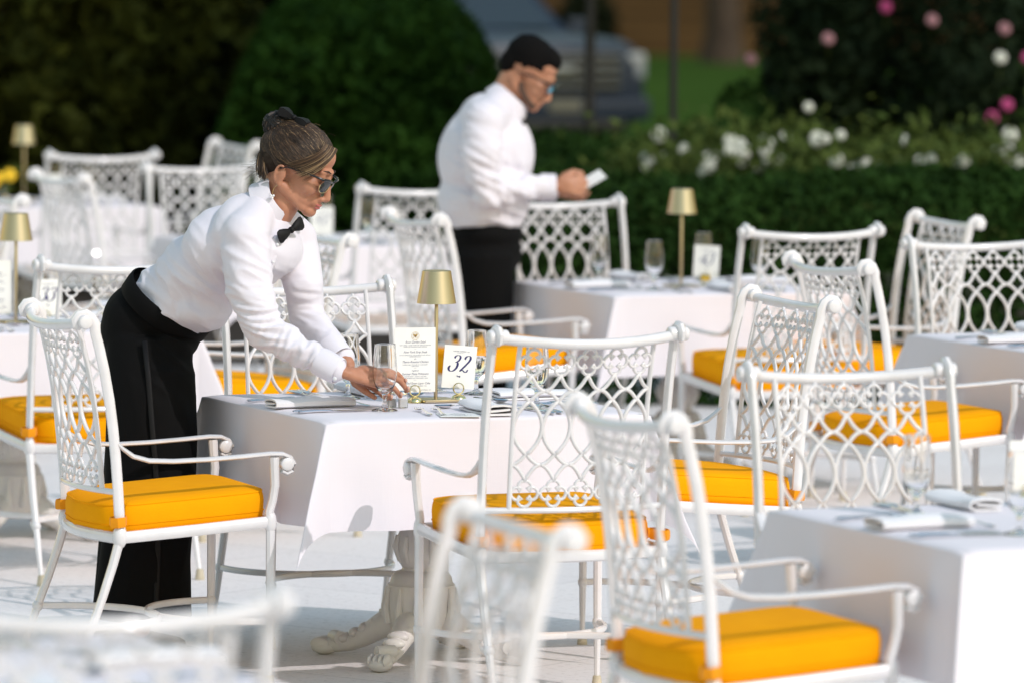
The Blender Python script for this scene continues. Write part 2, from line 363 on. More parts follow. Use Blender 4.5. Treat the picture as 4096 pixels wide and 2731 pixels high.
# right: rose bushes in front of darkness
for i, (x, y, z, w, h, mk, lab) in enumerate([
    (1.22, 32.2, .58, .34, .60, 'hedge', 'low green shrub left of the dark rose bushes, beside the thin iron post'),
    (1.98, 32.9, 1.30, .66, 1.32, 'rose', 'dark rose bush with a few pale pink blooms, left of the brightest pink ones'),
    (2.80, 32.6, 1.35, .70, 1.38, 'rose', 'tall dark rose bush with bright pink blooms at the right edge')]):
    root = bush('rose_bush', (x, y, z), (w, .8, h), MT[mk], 9000, lab, 'rose bush', .045, 40+i, group='tall rose bushes')
    spots = [[], [(1.32, 1.43, 'pale'), (2.07, 1.73, 'pbloom'), (2.33, 1.66, 'pale'), (1.75, 1.55, 'pale')],
             [(2.71, 1.62, 'pale'), (2.84, 1.46, 'pbloom'), (2.73, 1.20, 'pbloom'), (2.65, 1.13, 'pbloom'), (2.77, .82, 'pbloom'), (2.69, 1.46, 'wbloom')]][i]
    for wx, z0, mk2 in spots:
        k = MB(); cc = np.array((wx-x, -1.05, z0))
        for q in range(9):
            a = q*2.4; k.ell(cc+np.array((.016*math.cos(a), .01*math.sin(a)-.01*(q % 3), .016*math.sin(a))), (.020, .008, .020), nu=7, nv=5)
        k.build('bloom', MT[mk2], root)
        k = MB(); k.tube([cc, cc+np.array((.02, .3, -.12))], .006, 5); k.build('stem', MT['rose2'], root)
# white roses between the box hedge and the bushes
WR = [(.84, 29.0, 'white rose plant at the left end of the flower row, beside the iron post'), (1.10, 28.6, 'white rose plant with a dense cluster of blooms above the hedge'), (1.36, 29.4, 'white rose plant with one tall bloom above the others'),
      (1.60, 28.4, 'loose white rose plant right of the tall bloom'), (1.86, 28.9, 'white rose plant in the middle of the flower row'), (2.12, 28.3, 'white rose plant with drooping blooms low over the hedge'),
      (2.36, 28.6, 'white rose plant with spiky small blooms near the right edge'), (2.64, 29.2, 'white rose plant at the right end of the flower row')]
for i, (x, y, lab) in enumerate(WR):
    rnd = random.Random(60+i); root = empty('white_rose', (x, y, 0), 0, lab, 'rose plant', 'white roses behind the box hedge')
    rs = np.random.RandomState(i); P = rs.normal(size=(1500, 3))*np.array((.2, .2, .13))+np.array((0, 0, .86)); k = MB(); leaves(k, P, .035, rs); k.build('foliage', MT['rose2'], root, smooth=False, recalc=False)
    st = MB()
    for j in range(8): a = rnd.uniform(0, 6.3); st.tube([(.05*math.cos(a), .05*math.sin(a), 0), (.2*math.cos(a), .2*math.sin(a), 1.0)], [.008, .004], 5)
    st.build('stem', MT['rose2'], root)
    nb = [6, 13, 6, 7, 5, 8, 10, 5][i]
    for j in range(nb):
        k = MB(); z0 = rnd.uniform(.92, 1.14) if i != 2 or j else 1.45
        if i == 2 and j == 0: z0 = 1.24
        if i == 1: z0 = rnd.uniform(.92, 1.12)
        if i in (5, 6): z0 = rnd.uniform(.86, 1.06)
        r0 = rnd.uniform(.018, .038); cc = np.array((rnd.uniform(-.17, .17), rnd.uniform(-.25, -.05), z0))
        for q in range(8): a = q*2.4; k.ell(cc+np.array((r0*.5*math.cos(a), -.006*(q % 3), r0*.5*math.sin(a))), (r0*.8, r0*.35, r0*.8), nu=7, nv=5)
        k.build('bloom', MT['wbloom'], root)
# iron posts
for x, y, h, r, lab in ((.422, 31.9, 4.4, .030, 'thick black iron post rising in front of the car'), (.826, 29.6, 4.4, .020, 'thin black iron post beside the white roses')):
    root = empty('iron_post', (x, y, 0), 0, lab, 'post', 'black iron posts'); k = MB()
    k.lathe([(r*2.6, 0), (r*2.6, .04), (r*1.6, .08), (r*1.2, .12), (r, .2), (r, h*.5), (r*.95, h)], n=14); k.build('shaft', MT['black'], root)
    k = MB(); k.lathe([(r, 0), (r*1.7, .02), (r*1.9, .06), (r*1.2, .12), (.004, .15)], (0, 0, h), 14); k.build('finial', MT['black'], root)
# far tree on the mulch
root = empty('shade_tree', (3.55, 98, 0), 0, 'broad brown tree trunk standing far off on fallen leaves', 'tree')
k = MB(); k.tube([(0, 0, -.1), (.02, 0, .5), (0, 0, 2.5), (.1, 0, 7)], [.42, .30, .26, .22], 14); k.build('trunk', MT['bark'], root)
rs = np.random.RandomState(5); P = rs.normal(size=(6000, 3))*np.array((2.6, 2.6, 1.6))+np.array((0, 0, 9)); k = MB(); leaves(k, P, .2, rs); k.build('crown', MT['olive'], root, smooth=False, recalc=False)
# tall trees over the planting: trunks beside or behind the beds, crowns above the frame; the unseen right-hand tree is added to shade the hedges
for tx, ty, cx, cy, cz, r, lab, n in ((-2.95, 35.2, -2.2, 34.6, 6.6, (3.2, 2.6, 1.6), 'tall shade tree with a brown trunk rising among the dark evergreens at upper left', 9000), (6.9, 31.5, 4.4, 29.6, 7.2, (3.6, 2.6, 1.7), 'unseen tall tree added right of the rose bushes to shade the hedges', 30000)):
    root = empty('shade_tree', (tx, ty, 0), 0, lab, 'tree'); rs = np.random.RandomState(int(tx*10)+50); pts = []
    for k in range(46):
        d = rs.normal(size=3); d /= np.linalg.norm(d); c = np.array((cx-tx, cy-ty, cz))+d*np.array(r)*rs.uniform(.2, .85); pts.append(c+rs.normal(size=(n//46, 3))*np.array((.55, .55, .30)))
    k = MB(); leaves(k, np.concatenate(pts), .13, rs); k.build('crown', MT['olive'], root, smooth=False, recalc=False)
    k = MB(); k.tube([(0, 0, -.1), (.02, 0, .4), (.0, 0, 1.6), ((cx-tx)*.15, (cy-ty)*.15, 3.6), ((cx-tx)*.6, (cy-ty)*.6, cz*.86), ((cx-tx)*1.0, (cy-ty)*1.0, cz)], [.17, .12, .10, .09, .07, .03], 12)
    for q in range(8): a = q*.8; k.tube([((cx-tx)*.3, (cy-ty)*.3, cz*.6), ((cx-tx)*.6+r[0]*.4*math.cos(a), (cy-ty)*.6+r[1]*.4*math.sin(a), cz*.85), ((cx-tx)+r[0]*.7*math.cos(a), (cy-ty)+r[1]*.7*math.sin(a), cz)], [.06, .04, .015], 7)
    k.build('trunk', MT['bark'], root)
for x, y, z, r, lab in ((1.15, 94, .6, (.55, .5, .75), 'small dark far shrub just right of the thick iron post'), (-3.5, 96, .9, (1.6, 1, 1.2), 'dark far shrub beyond the car roof')):
    bush('far_shrub', (x, y, z), r, MT['dark'], 1500, lab, 'shrub', .12, 77)
# ---------------------------------------------------------------- car on the drive behind the hedge
def make_car(loc, rz, label):
    root = empty('parked_car', loc, rz, label, 'car')      # local: +x forward, y left
    def ring(x, pts): return [(x, y, z) for y, z in pts]
    def sec(x, w, zb, zs, zt, n=1.0):   # closed half-symmetric section
        p = [(-w*.92, zb), (-w, zb+.12), (-w, zs), (-w*.97, zs+.06), (-w*.86*n, zt), (0, zt+.03), (w*.86*n, zt), (w*.97, zs+.06), (w, zs), (w, zb+.12), (w*.92, zb)]
        return ring(x, p)
    b = MB()
    b.loft([sec(2.55, .80, .62, .92, 1.06), sec(2.50, .93, .42, .96, 1.14), sec(2.2, .98, .40, 1.0, 1.19), sec(1.4, 1.0, .36, 1.04, 1.23), sec(1.0, 1.0, .36, 1.06, 1.24), sec(0, 1.0, .34, 1.06, 1.24), sec(-1.6, 1.0, .36, 1.06, 1.24), sec(-2.4, .98, .42, 1.05, 1.22), sec(-2.6, .92, .5, 1.0, 1.16)])
    b.build('body', MT['carpaint'], root)
    b = MB()   # cabin with raked windscreen
    def cs(x, w, z): return [(x, -w, z), (x, w, z)]
    low = [(1.05, .93), (.2, .95), (-1.2, .95), (-2.45, .92)]; hi = [(.25, .78), (0, .80), (-1.2, .80), (-2.2, .76)]
    V = [(x, -w, 1.22) for x, w in low]+[(x, w, 1.22) for x, w in reversed(low)]; T = [(x, -w, 1.80) for x, w in hi]+[(x, w, 1.80) for x, w in reversed(hi)]
    b.loft([V, T]); b.build('cabin', MT['carpaint'], root, sharp=20)
    b = MB(); b.add([(1.03, -.80, 1.27), (1.03, .80, 1.27), (.29, .70, 1.765), (.29, -.70, 1.765)], [(0, 1, 2, 3)])
    v = [np.array(p)+np.array((.012, 0, .012)) for p in b.V]; b.V = [tuple(p) for p in v]; b.build('windscreen', MT['carglass'], root, smooth=False)
    for s in (-1, 1):
        b = MB()
        for x0, x1 in ((.55, -.35), (-.42, -1.25), (-1.32, -2.2)):
            tl = max(-.0, 0); b.add([(x0, s*.955, 1.28), (x1, s*.955, 1.28), (x1+.05 if x1 > -2 else x1+.2, s*.835, 1.74), (x0-.35 if x0 > .5 else x0-.02, s*.835, 1.74)], [(0, 1, 2, 3)])
        b.build('side_window', MT['carglass'], root, smooth=False)
        b = MB(); b.box((.85, s*1.12, 1.28), (.14, .22, .16), bev=.04); b.box((.9, s*1.0, 1.24), (.05, .1, .04)); b.build('mirror', MT['carpaint'], root)
        b = MB(); b.box((2.46, s*.80, .96), (.16, .27, .24), bev=.03); b.build('headlight', MT['lightglass'], root)
        b = MB(); b.box((2.565, s*.66, .52), (.03, .22, .09), bev=.01); b.build('fog_light', MT['lightglass'], root)
    g = MB(); g.box((2.555, 0, .90), (.06, 1.28, .36), bev=.03); gr = g.build('grille', MT['cardark'], root)
    g = MB()
    for z in (.77, .87, .95, 1.05): g.box((2.595, 0, z), (.03, 1.26, .026), bev=.006)
    g.box((2.60, 0, .90), (.03, .30, .12), bev=.02); g.build('grille_bar', MT['chrome'], gr)
    g = MB(); g.box((2.58, 0, .56), (.22, 1.84, .22), bev=.06); g.build('bumper', MT['carpaint'], root)
    g = MB(); g.box((2.60, 0, .42), (.16, 1.3, .10), bev=.03); g.build('air_dam', MT['cardark'], root)
    g = MB(); g.box((2.70, 0, .60), (.012, .34, .12)); g.build('number_plate', MT['chrome'], root)
    for x in (1.62, -1.62):
        for s in (-1, 1):
            w = MB(); w.lathe([(.20, -.12), (.34, -.12), (.385, -.09), (.39, 0), (.385, .09), (.34, .12), (.20, .12)], (x, s*.88, .39), 28, 'y'); wh = w.build('wheel', MT['tyre'], root)
            w = MB(); w.lathe([(.02, -.1), (.235, -.1), (.235, .1), (.02, .1)], (x, s*.895, .39), 20, 'y'); w.build('rim', MT['chrome'], wh)
            w = MB(); w.lathe([(.44, -.02), (.46, 0), (.44, .02)], (x, s*.985, .39), 28, 'y'); w.build('wheel_arch', MT['cardark'], root)
    return root
make_car((-.80, 54.4, -.03), R(-62), 'dark slate car with a chrome barred grille parked on the lawn behind the hedge')
# ---------------------------------------------------------------- the armchair (local: faces +y, origin on the ground under the seat)
HW = .2665
def ysti(z):   # backward lean of the stiles
    t = max(0, (z-.434)/.6); return -.17-.035*t-.05*t**3.2
def latt(x, z): return (x, ysti(z)-.054*(1-(x/HW)**2), z)
def make_chair():
    root = empty('garden_armchair', (0, 0, 0)); W_ = MT['white']
    tag(root, 'x', 'chair', 'white lattice armchairs around the tables')
    # backrest frame: two stiles that curl back in a scroll, curved top rail, inner bars and lattice rail
    b = MB()
    for s in (-1, 1):
        x = s*HW
        path = [(x, ysti(z), z) for z in (.434, .5, .58, .66, .74, .82, .90, .96, 1.0)]
        path += [(x, -.2470, 1.022), (x, -.2580, 1.043), (x, -.2740, 1.055), (x, -.2920, 1.052), (x, -.303, 1.038), (x, -.300, 1.022), (x, -.288, 1.015)]
        n = len(path); r = [.0135]*9+[.0145, .0145, .014, .013, .012, .010, .006]
        b.tube(path, r, 8, up=(1, 0, 0), flat=(1.1, .9), ph=math.pi/8)
        b.lathe([(.004, -.029), (.0160, -.0287), (.0188, -.0265), (.0198, -.022), (.0200, .022), (.0188, .0265), (.0160, .0287), (.004, .029)], (x-s*.003, -.279, 1.034), 20, 'x')
        b.tube([(s*.196*(1.0), latt(s*.196, z)[1], z) for z in np.linspace(.56, 1.02, 12)], .0068, 8, up=(1, 0, 0), flat=(1.15, 1))
    xs = np.linspace(-HW, HW, 25)
    b.tube([(x, -.272-.054*(1-(x/HW)**2), 1.032-.018*(1-(x/HW)**2)) for x in xs], .0148, 10)
    b.tube([latt(x, .560) for x in xs], .0085, 8)
    b.build('backrest_frame', W_, root)
    # lattice panel
    b = MB(); p = .0784; rt = .0053
    cols = [p*k for k in (-2, -1, 0, 1, 2)]
    def t2(pts, r=rt, closed=False): b.tube([latt(x, z) for x, z in pts], r, 7, closed=closed, up=(0, 1, 0), flat=(1, 1.15))
    for k, xc in enumerate(cols):
        for zc in (.9640, .6065):
            out = []; R0, off = .0180, .0180
            for q in range(4):
                a0 = q*math.pi/2
                for j in np.linspace(-2.25, 2.25, 9):
                    a = a0+j; out.append((xc+off*math.cos(a0)+R0*math.cos(a), zc+off*math.sin(a0)+R0*math.sin(a)))
            t2(out, .0045, True)
            for q in range(4):
                a = math.pi/4+q*math.pi/2; c0 = (.0255, .0175)
                b.tube([latt(xc+c*math.cos(a), zc+c*math.sin(a)) for c in c0], .003, 6); b.ell(latt(xc+.0165*math.cos(a), zc+.0165*math.sin(a)), .0033, nu=8, nv=6)
        # wave of cusps under the quatrefoils and its mirror above the lower ones
        for zt, zm, zb in ((.9290, .8860, .8560), (.6415, .6850, .7150)):
            for s in (-1, 1):
                if abs(xc+s*p/2) > 2.6*p: continue
                u = np.linspace(0, 1, 8)
                t2([(xc+s*p/2*t, zm+(zt-zm)*(1-t)**1.9) for t in u])
                t2([(xc+s*p/2*t, zm+(zb-zm)*(1-t)**1.9) for t in u])
        for s in (-1, 1):
            u = np.linspace(-1, 1, 15); t2([(xc+s*(p/2-.0010)*(1-abs(t)**2.1), .7855+t*.0740) for t in u], .0057)
        # short ties
        for zc, d in ((.9640, 1), (.6065, -1)):
            b.tube([latt(xc, zc+d*.034), latt(xc, zc+d*.045)], .005, 6); b.tube([latt(xc, zc-d*.031), latt(xc, zc-d*.037)], .006, 6)
        if k < 4:
            for zc in (.9640, .6065): b.tube([latt(xc+.035, zc), latt(xc+p-.035, zc)], .0055, 6)
    b.build('backrest_lattice', W_, root, sharp=None)
    # seat frame
    b = MB()
    for s in (-1, 1):
        b.tube([(s*.267, -.17, .434), (s*.269, .05, .450), (s*.270, .268, .468)], .015, 8, up=(0, 0, 1), flat=(.85, 1.15), ph=math.pi/8)
        b.ell((s*.267, -.172, .437), (.0195, .021, .034)); b.ell((s*.270, .266, .466), (.0165, .018, .034))
    u = np.linspace(-.267, .267, 15)
    b.tube([(x, -.17-.052*(1-(x/.267)**2), .432) for x in u], .014, 8, up=(0, 0, 1), flat=(.85, 1.15))
    b.tube([(x, .268+.018*(1-(x/.267)**2), .467) for x in u], .014, 8, up=(0, 0, 1), flat=(.85, 1.15))
    b.build('seat_frame', W_, root)
    b = MB()
    for k in range(9):
        y = -.16+.05*k; b.box((0, y, .445+.042*(y+.17)), (.52, .026, .004), rot=Matrix.Rotation(R(4.5), 3, 'X'))
    b.build('seat_slats', MT['slat'], root, smooth=False)
    # legs, armrests, stretcher
    for s in (-1, 1):
        b = MB(); b.tube([(s*.267, -.172, .43), (s*.268, -.192, .36), (s*.270, -.222, .27), (s*.271, -.252, .19), (s*.272, -.280, .11), (s*.273, -.310, .03)], [.0135, .0128, .0122, .0115, .0098, .0078], 8, ph=math.pi/8)
        b.ell((s*.271, -.253, .187), (.0155, .0155, .017)); l = b.build('leg', W_, root)
        b = MB(); b.lathe([(.0155, 0), (.0155, .006), (.0115, .034), (.0085, .036)], (s*.273, -.313, 0), 14); b.build('rubber_foot', MT['rubber'], l)
        b = MB(); b.tube([(s*.270, .266, .46), (s*.270, .266, .36), (s*.2705, .266, .26), (s*.271, .266, .19), (s*.271, .266, .12), (s*.271, .266, .03)], [.0128, .0125, .0120, .0112, .0095, .0075], 8, ph=math.pi/8)
        b.ell((s*.271, .266, .187), (.015, .015, .018)); l = b.build('leg', W_, root)
        b = MB(); b.lathe([(.0155, 0), (.0155, .006), (.0115, .034), (.0085, .036)], (s*.271, .266, 0), 14); b.build('rubber_foot', MT['rubber'], l)
        b = MB()
        b.tube([(s*.2665, ysti(.70)+.0, .705), (s*.267, -.165, .682), (s*.268, -.135, .660), (s*.270, -.09, .647), (s*.273, -.02, .644), (s*.276, .08, .647), (s*.279, .18, .653), (s*.280, .26, .659), (s*.280, .295, .658), (s*.280, .319, .648), (s*.280, .330, .630), (s*.280, .324, .611), (s*.280, .308, .604), (s*.280, .294, .611)],
               [.011, .013, .0165, .017, .0165, .0165, .0165, .0165, .0165, .0165, .0165, .0165, .0165, .015], 8, up=(0, 0, 1), flat=(1.0, .42), ph=math.pi/8)
        b.lathe([(.003, -.0185), (.0150, -.0180), (.0185, -.015), (.0185, .015), (.0150, .0180), (.003, .0185)], (s*.280, .308, .630), 14, 'x')
        b.tube([(s*.270, .266, .468), (s*.270, .262, .495), (s*.271, .272, .53), (s*.274, .277, .57), (s*.278, .274, .61), (s*.280, .272, .650)], [.014, .0125, .0122, .0125, .0130, .0140], 8, ph=math.pi/8)
        b.build('armrest', W_, root)
    b = MB(); a = np.linspace(0, math.pi, 21)
    b.tube([(.271*math.cos(t), -.253+.268*math.sin(t), .187) for t in a], .0082, 8, flat=(.8, 1.2), up=(0, 0, 1))
    b.tube([(.271*math.cos(t), .266-.268*math.sin(t), .187) for t in a], .0082, 8, flat=(.8, 1.2), up=(0, 0, 1))
    b.build('stretcher', W_, root)
    # cushion with piped edges and ties
    def outline(ins, n=72):
        pts = []
        for k in range(n):
            t = 2*math.pi*k/n; c, s_ = math.cos(t), math.sin(t); e = 2/9.
            x = math.copysign(abs(c)**e, c); y = math.copysign(abs(s_)**e, s_)
            X = x*(.248-ins); Y = .052+y*(.222-ins)
            if y < 0: Y -= .052*(1-x*x)*(-y)
            if Y < -.150 and abs(X) > .19: Y = Y+(abs(X)-.19)*.35
            pts.append((X, Y))
        return pts
    def zt(x, y, z): return z+.075*(y-.05)
    b = MB(); rings = []
    for ins, z in ((.06, .458), (.012, .456), (.002, .462), (.0, .480), (-.001, .500), (-.0015, .515), (.0, .530), (.003, .541), (.012, .548), (.035, .554), (.09, .560), (.16, .563), (.215, .564)):
        rings.append([(x, y, zt(x, y, z)) for x, y in outline(ins)])
    b.loft(rings)
    for ins, z, r in ((.004, .5425, .0030), (.003, .4600, .0030), (-.0015, .487, .0012)):
        b.tube([(x, y, zt(x, y, z)) for x, y in outline(ins)], r, 6, closed=True)
    cu = b.build('cushion', MT['cushion'], root, sharp=None)
    for s in (-1, 1):
        b = MB(); b.tube([(s*.238, -.150, .488), (s*.262, -.148, .488), (s*.286, -.158, .486), (s*.290, -.180, .484), (s*.275, -.196, .483), (s*.250, -.190, .484), (s*.238, -.168, .487)], .0145, 6, up=(0, 0, 1), flat=(.16, 1.0), ph=math.pi/6)
        b.build('strap', MT['strap'], cu)
    return root
chair0 = make_chair(); CH = {}
TC = {'32': (-.2575, 16.48), 'H': (1.27, 13.26), '43': (.65, 22.18), '3x': (-1.73, 19.75), 'G': (2.02, 19.36), 'N': (-.95, 25.25), 'O': (-2.42, 28.6), 'J': (-.98, 10.32)}
TA = {k: R(23.3) for k in TC}; TA['32'] = R(23.6)
for x, y, a, lab in [
    (.099, 15.545, 22.5, 'sharp lattice armchair, back to the camera, in front of the table numbered 32'),
    (-1.015, 15.99, -69.2, 'armchair on the left side of the table numbered 32, facing right'),
    (-.54, 17.05, 200, 'armchair on the far side of the table numbered 32, facing the camera'),
    (.57, 16.74, 113.6, 'armchair on the right side of the table numbered 32, facing left'),
    (.511, 12.85, -67.4, 'blurred armchair with a whole yellow cushion left of the nearest right-hand table'),
    (.925, 13.82, 199.5, 'armchair behind the nearest right-hand table, facing the camera, in front of a yellow cushion'),
    (-.25, 10.20, 110.5, 'very blurred armchair back rising from the bottom middle of the picture'),
    (-.725, 9.22, 22, 'most blurred armchair back, lying across the bottom left corner'),
    (-1.39, 18.67, 24, 'armchair with its back to the camera , at the left edge table'),
    (-.93, 20.0, 113, 'armchair half hidden behind the woman, its scroll just right of her bow tie'),
    (-2.31, 22.72, 113, 'armchair cut off by the left edge, only its curled scroll above the lamp'),
    (.99, 21.11, 22.4, 'armchair with its back to the camera in front of the table numbered 43'),
    (.29, 22.72, 203, 'armchair on the far side of the table numbered 43, right of the standing man'),
    (-.12, 21.70, -67.6, 'armchair at the left side of the table numbered 43, before the standing man\'s trousers'),
    (1.40, 21.66, 111.5, 'armchair turned left before the green hedge, upper right, with a tilted scrolled top'),
    (1.295, 18.86, -65.5, 'armchair with its yellow cushion showing between two white tables at the right'),
    (1.75, 19.92, 203, 'broad lattice armchair at the right edge facing the camera against the dark hedge'),
    (-.50, 24.38, 22.4, 'blurred armchair, back to the camera, between the woman\'s face and the man'),
    (-1.74, 25.0, -62, 'pale blurred armchair facing right over the far left white cloth'),
    (-1.33, 25.85, 203, 'blurred armchair facing the camera directly behind the woman\'s back'),
    (-1.66, 28.75, 116, 'farthest small armchair turned left, just left of the woman\'s hair'),
    (-2.09, 27.62, 23.5, 'blurred wide armchair back before the dark shrubs at upper left'),
    (-2.93, 29.3, 203, 'armchair only just entering at the left edge beside the far lamp')]:
    o = place(chair0, CH, (x, y, 0), R(a), lab)
    for c in kids(o):
        if c.name.startswith('cushion'): c.location = (random.uniform(-.004, .004), random.uniform(-.004, .006), 0); c.scale = (random.uniform(.985, 1.01), 1, random.uniform(.985, 1.012)); c.rotation_euler = (0, 0, R(random.uniform(-1.2, 1.2)))
    if y > 24:      # the far chairs stand without their cushions
        for c in kids(o):
            if c.name.startswith('cushion'):
                for d in kids(c): bpy.data.objects.remove(d)
                bpy.data.objects.remove(c)
# ---------------------------------------------------------------- tables, cloths
def make_table():
    root = empty('pedestal_table', (0, 0, 0)); tag(root, 'x', 'table', 'square pedestal tables under white cloths')
    b = MB(); b.box((0, 0, .728), (.975, .975, .036), bev=.008); b.build('tabletop', MT['stone'], root)
    b = MB(); b.lathe([(.20, .709), (.20, .70), (.08, .66), (.05, .58), (.046, .45), (.045, .40), (.060, .387), (.070, .365), (.0745, .335), (.074, .31), (.066, .288), (.056, .272), (.058, .265), (.078, .258), (.088, .245), (.092, .228), (.099, .222), (.102, .20), (.103, .14), (.098, .115), (.085, .09), (.06, .07)], n=40)
    for k in range(12):
        a = k*math.pi/6; b.tube([(.072*math.cos(a), .072*math.sin(a), .365), (.078*math.cos(a), .078*math.sin(a), .33), (.066*math.cos(a), .066*math.sin(a), .288)], [.004, .009, .004], 7)
        b.tube([(.100*math.cos(a), .100*math.sin(a), .215), (.108*math.cos(a), .108*math.sin(a), .16), (.100*math.cos(a), .100*math.sin(a), .115)], [.004, .010, .016], 7)
    b.build('pedestal', MT['stone'], root)
    for k in range(4):
        a = math.pi/4+k*math.pi/2; ca, sa = math.cos(a), math.sin(a)
        def P(r, z, t=0): return (r*ca-t*sa, r*sa+t*ca, z)
        b = MB(); b.tube([P(.06, .12), P(.10, .108), (P(.14, .085)), P(.18, .06), P(.22, .040), P(.26, .034), P(.295, .028)], [.045, .042, .036, .030, .025, .025, .021], 12)
        rr = Matrix.Rotation(a, 3, 'Z')
        b.ell(P(.305, .022), (.042, .036, .022), rr); 
        for t in (-.024, -.008, .008, .024): b.ell(P(.312, .033, t), (.030, .009, .020), rr)
        for q in range(5): b.ell(P(.11+.032*q, .120-.017*q), (.020, .034, .017), rr)
        b.lathe([(.004, -.03), (.02, -.028), (.022, 0), (.02, .028), (.004, .03)], P(.265, .052), 14, 'y' if k % 2 else 'x')
        b.build('foot', MT['stone'], root)
    return root
def make_cloth(name, seed, drop=.305, h=.5, n=66, top=.7505, flare=.05):
    rnd = np.random.RandomState(seed); ph = rnd.uniform(0, 6.3, 12); rr = .011
    e = np.concatenate([np.linspace(-h, h, 21), ]); over = np.concatenate([np.linspace(.003, .022, 6), np.linspace(.034, drop, 26)])
    ax = np.concatenate([-(h+over[::-1]), e, h+over]); N = len(ax); V = np.zeros((N, N, 3))
    def od(a):
        if a <= 0: return 0, 0
        if a < rr*math.pi/2: return rr*math.sin(a/rr)-rr, rr*(1-math.cos(a/rr))
        d = a-rr*math.pi/2; return d*flare, rr+d*.998
    lean = rnd.uniform(-.35, .35, 4)
    for i, u in enumerate(ax):
        for j, v in enumerate(ax):
            au, av = max(0, abs(u)-(h-rr)), max(0, abs(v)-(h-rr)); su, sv = math.copysign(1, u), math.copysign(1, v)
            cu, cv = min(abs(u), h-rr)*su, min(abs(v), h-rr)*sv
            cu0, cv0 = cu, cv
            if au == 0 and av == 0:
                z = top-.0006*math.sin(u*23+ph[0])*math.sin(v*19+ph[1]); V[i, j] = (u, v, z); continue
            r = math.hypot(au, av); o, d = od(r); o += rr; phi = math.atan2(av, au)
            w = .015*(d/drop)**1.3
            if av == 0 or au == 0:
                s = v if av == 0 else u; k = (0 if su > 0 else 3) if av == 0 else (6 if sv > 0 else 9)
                near = min(1, (h-abs(s))/.16) if abs(s) < h else 0
                o += w*(math.sin(s*13+ph[k])+.6*math.sin(s*29+ph[k+1]))*max(0, near)
                if av == 0: V[i, j] = (cu+su*o, v, top-d)
                else: V[i, j] = (u, cv+sv*o, top-d)
            else:
                m = math.sin(2*phi); K = .37*abs(m)**1.15; q = (0 if su > 0 else 1)+(0 if sv > 0 else 2)
                dg = r*K*.7071*(1 if d > 0 else 0); L = lean[q]
                V[i, j] = (cu+su*(o*math.cos(phi)**2+dg*(1+L)), cv+sv*(o*math.sin(phi)**2+dg*(1-L)), top-d*math.sqrt(max(.2, 1-K*K)))
    for i, u in enumerate(ax):
        for j, v in enumerate(ax):
            p = V[i, j]; k = min(1, max(0, (top-p[2])/.05)); q = Vector((p[0]*5+seed, p[1]*5, p[2]*3)); V[i, j] += np.array((p[0], p[1], 0))/h*k*(.007*noise.noise(q)+.003*noise.noise(q*2.7))
            V[i, j, 2] += .0005*noise.noise(Vector((p[0]*9, p[1]*9, seed)))*(1-k)
    b = MB(); b.V = [tuple(p) for p in V.reshape(-1, 3)]
    b.F = [(i*N+j, (i+1)*N+j, (i+1)*N+j+1, i*N+j+1) for i in range(N-1) for j in range(N-1)]
    o = b.build(name, MT['cloth'], None, sharp=None); return o
table0 = make_table(); TB = {}
TN = {'32': 'the table numbered 32', 'H': 'the nearest right-hand table', '43': 'the table numbered 43', '3x': 'the left edge table', 'G': 'the right edge table', 'N': 'the blurred table behind the woman', 'O': 'the farthest table at upper left', 'J': 'the bottom left foreground table'}
for i, k in enumerate(['32', 'H', '43', '3x', 'G', 'N', 'O', 'J']):
    c = TC[k]; place(table0, TB, (c[0], c[1], 0), TA[k], 'white cast pedestal under '+TN[k])
    cl = make_cloth('tablecloth', 11+i*3); cl.location = (c[0], c[1], 0); cl.rotation_euler = (0, 0, TA[k])
    tag(cl, 'white linen cloth hanging over '+TN[k], 'tablecloth', 'white square tablecloths')

# ---------------------------------------------------------------- things on the tables
ZT = .7515
def tp(k, u, v, z=ZT):
    c = TC[k]; a = TA[k]; return (c[0]+u*math.cos(a)-v*math.sin(a), c[1]+u*math.sin(a)+v*math.cos(a), z)
def side(k, s, lat, fwd):   # s: 0 front,1 right,2 back,3 left ; lat to the diner's right, fwd from the edge inwards
    a = s*math.pi/2; u, v = lat, -.5+fwd
    return (u*math.cos(a)-v*math.sin(a), u*math.sin(a)+v*math.cos(a)), TA[k]+a
def glassm(water):
    root = empty('goblet', (0, 0, 0)); tag(root, 'x', 'glass', 'stemmed water goblets')
    prof = [(.001, .0015), (.037, .0005), (.0378, .002), (.034, .0045), (.020, .008), (.010, .012), (.0072, .020), (.0062, .034), (.0072, .044), (.0100, .049), (.018, .056), (.0265, .068), (.0320, .084), (.0352, .106), (.0350, .128), (.0325, .155), (.0305, .178), (.0297, .1885), (.02955, .1900), (.0290, .1905)]
    inn = [(.0286, .1904), (.02825, .1898), (.0284, .1885), (.0292, .178), (.0312, .155), (.0337, .128), (.0339, .106), (.0305, .085), (.0245, .0700), (.014, .0610), (.004, .0585), (.0005, .0583)]
    b = MB(); b.lathe(prof+inn, n=36, caps=True); b.build('bowl', MT['glass'], root, sharp=50)
    if water:
        lev = .112; q = [(r-.0004, z) for r, z in reversed(inn) if z < lev]+[(.0333, lev), (.0005, lev)]
        b = MB(); b.lathe([(r, z+.0004) for r, z in q], n=36); b.build('water', MT['water'], root, sharp=50)
    return root
g_dry = glassm(False); GD = {}; g_wet = glassm(True); GW = {}
